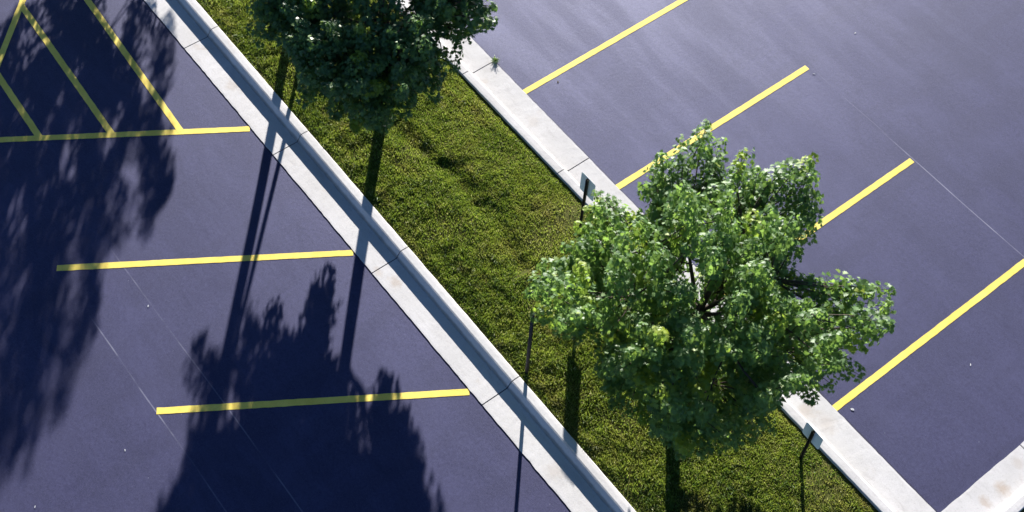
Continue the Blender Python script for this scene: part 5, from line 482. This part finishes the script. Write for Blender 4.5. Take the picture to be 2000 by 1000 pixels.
# ------------------------------------------------------------------ trees
LEAF = []
for a, r in ((-90, .10), (-62, .34), (-40, .30), (-18, .72), (0, .42), (18, .66), (38, .40), (58, .80), (74, .48), (90, 1.0), (106, .48), (122, .80), (142, .40), (162, .66), (180, .42), (198, .72), (220, .30), (242, .34)):
    LEAF.append((math.cos(R(a))*r, math.sin(R(a))*r))
LEAF = np.array(LEAF)

def crown(name, shoots, base, parent, m, per=46, size=(.05, .082), rad=.215, yellow=.12, smooth_tone=0):
    S0 = np.array([s[3:] for s in shoots]); T0 = np.array([s[:3] for s in shoots])
    ns = len(shoots); cnt = np.maximum(8, (per*rng.uniform(.65, 1.35, ns)*np.linalg.norm(T0-S0, axis=1)/.78).astype(int))
    idx = np.repeat(np.arange(ns), cnt); n = len(idx)
    t = rng.random(n)**.75*1.06
    axd = T0-S0; axd /= np.linalg.norm(axd, axis=1)[:, None]
    rv = rng.normal(size=(n, 3)); rv -= (rv*axd[idx]).sum(1)[:, None]*axd[idx]; rv /= np.linalg.norm(rv, axis=1)[:, None]
    rr = rad*rng.uniform(.6, 1.25, ns)[idx]
    prof = np.where(t < .35, .55+1.3*t, 1.0-(t-.35)*.85)
    q = rng.random(n)**.5*rr*prof
    P = S0[idx] + (T0-S0)[idx]*t[:, None] + rv*q[:, None]
    nr = np.array([0, 0, .85]) + rv*.75 + axd[idx]*.2 + rng.normal(size=(n, 3))*.42
    nr /= np.linalg.norm(nr, axis=1)[:, None]
    up = rv*1.0 + axd[idx]*.6 + np.array([0, 0, -.45]) + rng.normal(size=(n, 3))*.4
    up -= (up*nr).sum(1)[:, None]*nr; up /= np.linalg.norm(up, axis=1)[:, None]
    sd = np.cross(up, nr)
    sz = rng.uniform(*size, n)*(1.0 - .3*np.clip(t, 0, 1))
    k = len(LEAF)
    V = np.empty((n, k+1, 3))
    droop = -.16*np.hypot(LEAF[:, 0], LEAF[:, 1])**2
    cup = .10*np.abs(LEAF[:, 0])
    V[:, 0] = P
    curl = rng.uniform(-.4, 1.6, n)
    for i in range(k):
        V[:, i+1] = P + (sd*LEAF[i, 0] + up*LEAF[i, 1])*sz[:, None] + nr*((droop[i]*curl+cup[i])*sz)[:, None]
    b = (np.arange(n)*(k+1))[:, None]
    F = np.concatenate([b+np.array([0, i+1, (i+1) % k+1]) for i in range(k)])
    V -= np.array(base)
    me = mesh_arrays(name, V.reshape(-1, 3), F, True)
    tone = rng.random(n)*.8 + (rng.random(ns)*.22-.08)[idx]
    yl = rng.random(ns) < yellow
    tone = tone + .10*np.clip(rng.normal(size=n), -1, 1)
    tone = np.where(yl[idx] & (t > .45), .82 + .3*rng.random(n), tone)
    at = me.attributes.new('tone', 'FLOAT', 'POINT')
    at.data.foreach_set('value', np.repeat(np.clip(tone, 0, 1), k+1).astype(np.float32))
    return link(name, me, m, parent)

def tree(base, shoots, label, fork=1.7, top=3.6, r0=.11, nl=8, group=None, stems=(), leaf='leaf', **kw):
    base = Vector((base[0], base[1], bed_h(*base) - .02))
    root = empty('maple_tree', base)
    tag(root, label, 'tree', group)
    S = [Vector(s[3:])-base for s in shoots]; T = [Vector(s[:3])-base for s in shoots]
    cen = sum(T, Vector())/len(T)
    # trunk with its leader
    mb = MB(); pts = []; rad = []
    for i in range(15):
        f = i/14; z = top*f
        w = Vector((.03*math.sin(z*1.7+base.x), .03*math.cos(z*1.3), 0))
        c = Vector((cen.x, cen.y, 0))*max(0, (z-fork)/(top-fork))*.8 if z > fork else Vector()
        pts.append(Vector((0, 0, z-.06))+w*min(1, z)+c)
        r = r0*(1-.25*f) if z < fork else r0*.75*(1-.8*(z-fork)/(top-fork))
        if z < .25: r += .05*(1-z/.25)
        rad.append(max(.012, r))
    mb.tube(pts, rad, 12, .10)
    for (sx, sy, tx, ty, tz, sr) in stems:
        mb.tube([(sx, sy, -.06), (sx*.97+tx*.03, sy*.97+ty*.03, .6), ((sx+tx)/2, (sy+ty)/2, tz*.55), (tx, ty, tz)], [sr*1.5, sr*1.05, sr, sr*.5], 8, .08)
    tr = mb.build('trunk', M['bark'], root, True)
    # sort shoots into limbs by bearing and height
    def at(z):
        for i in range(14):
            if pts[i+1].z >= z: return pts[i].lerp(pts[i+1], (z-pts[i].z)/max(1e-6, pts[i+1].z-pts[i].z))
        return pts[-1]
    groups = {}
    for i, s in enumerate(S):
        a = math.atan2(s.y, s.x); g = int((a+math.pi)/(2*math.pi)*nl) % nl
        hi = 1 if s.z > cen.z else 0
        groups.setdefault((g, hi), []).append(i)
    for (g, hi), ids in groups.items():
        mean = sum((S[i] for i in ids), Vector())/len(ids)
        z0 = min(top*.92, max(fork*.85, fork + (.28*(top-fork) if hi else -.1*fork) + random.uniform(-.15, .15)))
        a = at(z0); e = mean*.92 + a*.08
        m1 = a.lerp(e, .4) + Vector((0, 0, -.12+.16*hi)); m2 = a.lerp(e, .75) + Vector((0, 0, .03))
        lp = [a, m1, m2, e]; fine = []
        for u in range(3):
            for w in range(4): fine.append(lp[u].lerp(lp[u+1], w/4))
        fine.append(e)
        lm = MB(); lm.tube(fine, [r0*.36*(1-.75*i/12) for i in range(13)], 7, .08)
        for i in ids:
            c = min(fine[3:], key=lambda q: (q-S[i]).length + .4*max(0, q.z-S[i].z))
            mid = c.lerp(S[i], .5) + Vector((random.uniform(-.05, .05), random.uniform(-.05, .05), random.uniform(-.03, .05)))
            lm.tube([c, mid, S[i], S[i].lerp(T[i], .5), T[i]], [.014, .012, .009, .006, .003], 5)
        lm.build('limb', M['bark'], root, True)
    crown('crown', shoots, base, root, M[leaf], **kw)
    return root

tree((-8.7, -2.6), SHOOTS_A, 'large sunlit maple with jagged leafy shoots, right of the photo middle', fork=1.75, top=3.9, r0=.115, per=100, size=(.056, .098))
tree((-.75, -2.5), SHOOTS_B, 'shaded bushy maple on the median, cut by the top edge', fork=2.0, top=3.8, r0=.11, per=138, size=(.056, .098), yellow=.06, leaf='leaf_shaded')
tree((2.06, -2.35), SHOOTS_C, 'slender two-stemmed maple just behind and left of the bushy shaded one', fork=2.7, top=4.6, r0=.095, per=130, leaf='leaf_shaded', nl=5, size=(.058, .09),
     stems=((-.46, .02, -.1, .0, 3.2, .04),))
tree((8.3, -2.4), SHOOTS_E, 'maple beyond the top left corner that shades the yellow hatching', fork=1.9, top=4.6, r0=.12, per=115, size=(.06, .095))

# ------------------------------------------------------------------ small things lying about
def scrap(x, y, s, label, m='scrap', cat='litter', name='paper_scrap', rz=0, asp=.5):
    n = 9; s *= .62; vs = [(0, 0, .009)]
    for i in range(n):
        a = 2*math.pi*i/n; r = s*(.75+.4*random.random())
        vs.append((math.cos(a)*r, math.sin(a)*r*asp, .003+.008*random.random()))
    top = [(0, i+1, (i+1) % n+1) for i in range(n)]
    me = mesh_arrays(name, vs, top)
    o = link(name, me, M[m]); o.location = (x, y, .002); o.rotation_euler = (0, 0, rz)
    so = o.modifiers.new('thick', 'SOLIDIFY'); so.thickness = .002
    return tag(o, label, cat)
scrap(-2.43, -5.27, .045, 'dark curled dead leaf on the asphalt beside the topmost line of the right lot', 'deadleaf', 'leaf', 'dead_leaf', R(140), .55)
scrap(-11.31, -7.04, .045, 'narrow white paper scrap on the asphalt near the lower right corner', rz=R(-50), asp=.3)
scrap(-10.69, -4.82, .05, 'pale crumpled scrap beside the start of the longest yellow line', rz=R(20), asp=.7)
scrap(-2.18, 3.39, .035, 'tiny white scrap on a chalk line below the middle left line', rz=R(-50))
scrap(-4.27, 4.99, .04, 'thin pale scrap on the asphalt left of the lowest yellow line', rz=R(-20), asp=.3)
scrap(-4.28, 6.54, .035, 'small white scrap on the asphalt in the bottom left corner', rz=R(-40), asp=.4)
scrap(-5.18, -9.42, .05, 'pale sliver just past the far end of the second right line', rz=R(40), asp=.2)
scrap(-4.91, -10.84, .035, 'small white scrap on bare asphalt at the top right, away from the lines', rz=R(70), asp=.6)

def weed(x, y, label):
    mb = MB()
    for i in range(46):
        a = random.uniform(0, 2*math.pi); l = random.uniform(.05, .12); lift = random.uniform(.15, .9); w = .008
        dx_, dy_ = math.cos(a), math.sin(a)
        p0 = Vector((0, 0, 0)); p1 = Vector((dx_*l*.6, dy_*l*.6, l*lift*.8)); p2 = Vector((dx_*l, dy_*l, l*lift*.7))
        s = Vector((-dy_, dx_, 0))*w
        mb.add([p0-s*.5, p0+s*.5, p1+s, p1-s, p2], [(0, 1, 2, 3), (3, 2, 4)])
    o = mb.build('weed', M['leaf']); o.location = (x, y, .01)
    return tag(o, label, 'weed')
weed(-1.33, -4.61, 'dark weed growing where a gutter joint meets the asphalt of the right lot')

# ------------------------------------------------------------------ light and camera
SUN_AZ, SUN_EL = R(138 - 180), R(SUN_ELEV)
wd = bpy.data.worlds.new('World'); scene.world = wd; wd.use_nodes = True
nt = wd.node_tree
bg = nt.nodes['Background'] if 'Background' in nt.nodes else nt.nodes.new('ShaderNodeBackground')
sky = nt.nodes.new('ShaderNodeTexSky'); sky.sky_type = 'NISHITA'; sky.sun_disc = False
sky.sun_elevation = SUN_EL; sky.sun_rotation = R(90) - SUN_AZ
sky.air_density = .62; sky.dust_density = .1; sky.ozone_density = 4.0
nt.links.new(sky.outputs[0], bg.inputs[0]); bg.inputs[1].default_value = SKY
sun = bpy.data.lights.new('sun', 'SUN'); sun.energy = SUN; sun.angle = R(.53); sun.color = (1, .96, .90)
so = bpy.data.objects.new('sun', sun); C.objects.link(so)
d = Vector((math.cos(R(138))*math.cos(SUN_EL), math.sin(R(138))*math.cos(SUN_EL), -math.sin(SUN_EL)))
so.rotation_euler = d.to_track_quat('-Z', 'Y').to_euler(); so.location = (20, -18, 14)

cam = bpy.data.cameras.new('camera'); co = bpy.data.objects.new('camera', cam); C.objects.link(co)
r_ = Vector((-0.61357511, -0.78846388, 0.04301507)); u_ = Vector((0.67915049, -0.49914946, 0.53814908)); f_ = Vector((0.40284016, -0.35940858, -0.84175131))
mw = Matrix((r_, u_, -f_)).transposed().to_4x4(); mw.translation = (-14.41358178, 6.23780265, 19.64645699)
co.matrix_world = mw
cam.sensor_width = 36; cam.lens = 36*2616.575/2000; cam.clip_start = .1; cam.clip_end = 5000
scene.camera = co
scene.view_settings.view_transform = 'Standard'; scene.view_settings.look = 'None'
scene.view_settings.gamma = 1; scene.view_settings.exposure = EXPO
scene.render.film_transparent = False
scene.cycles.max_bounces = 8; scene.cycles.transparent_max_bounces = 8
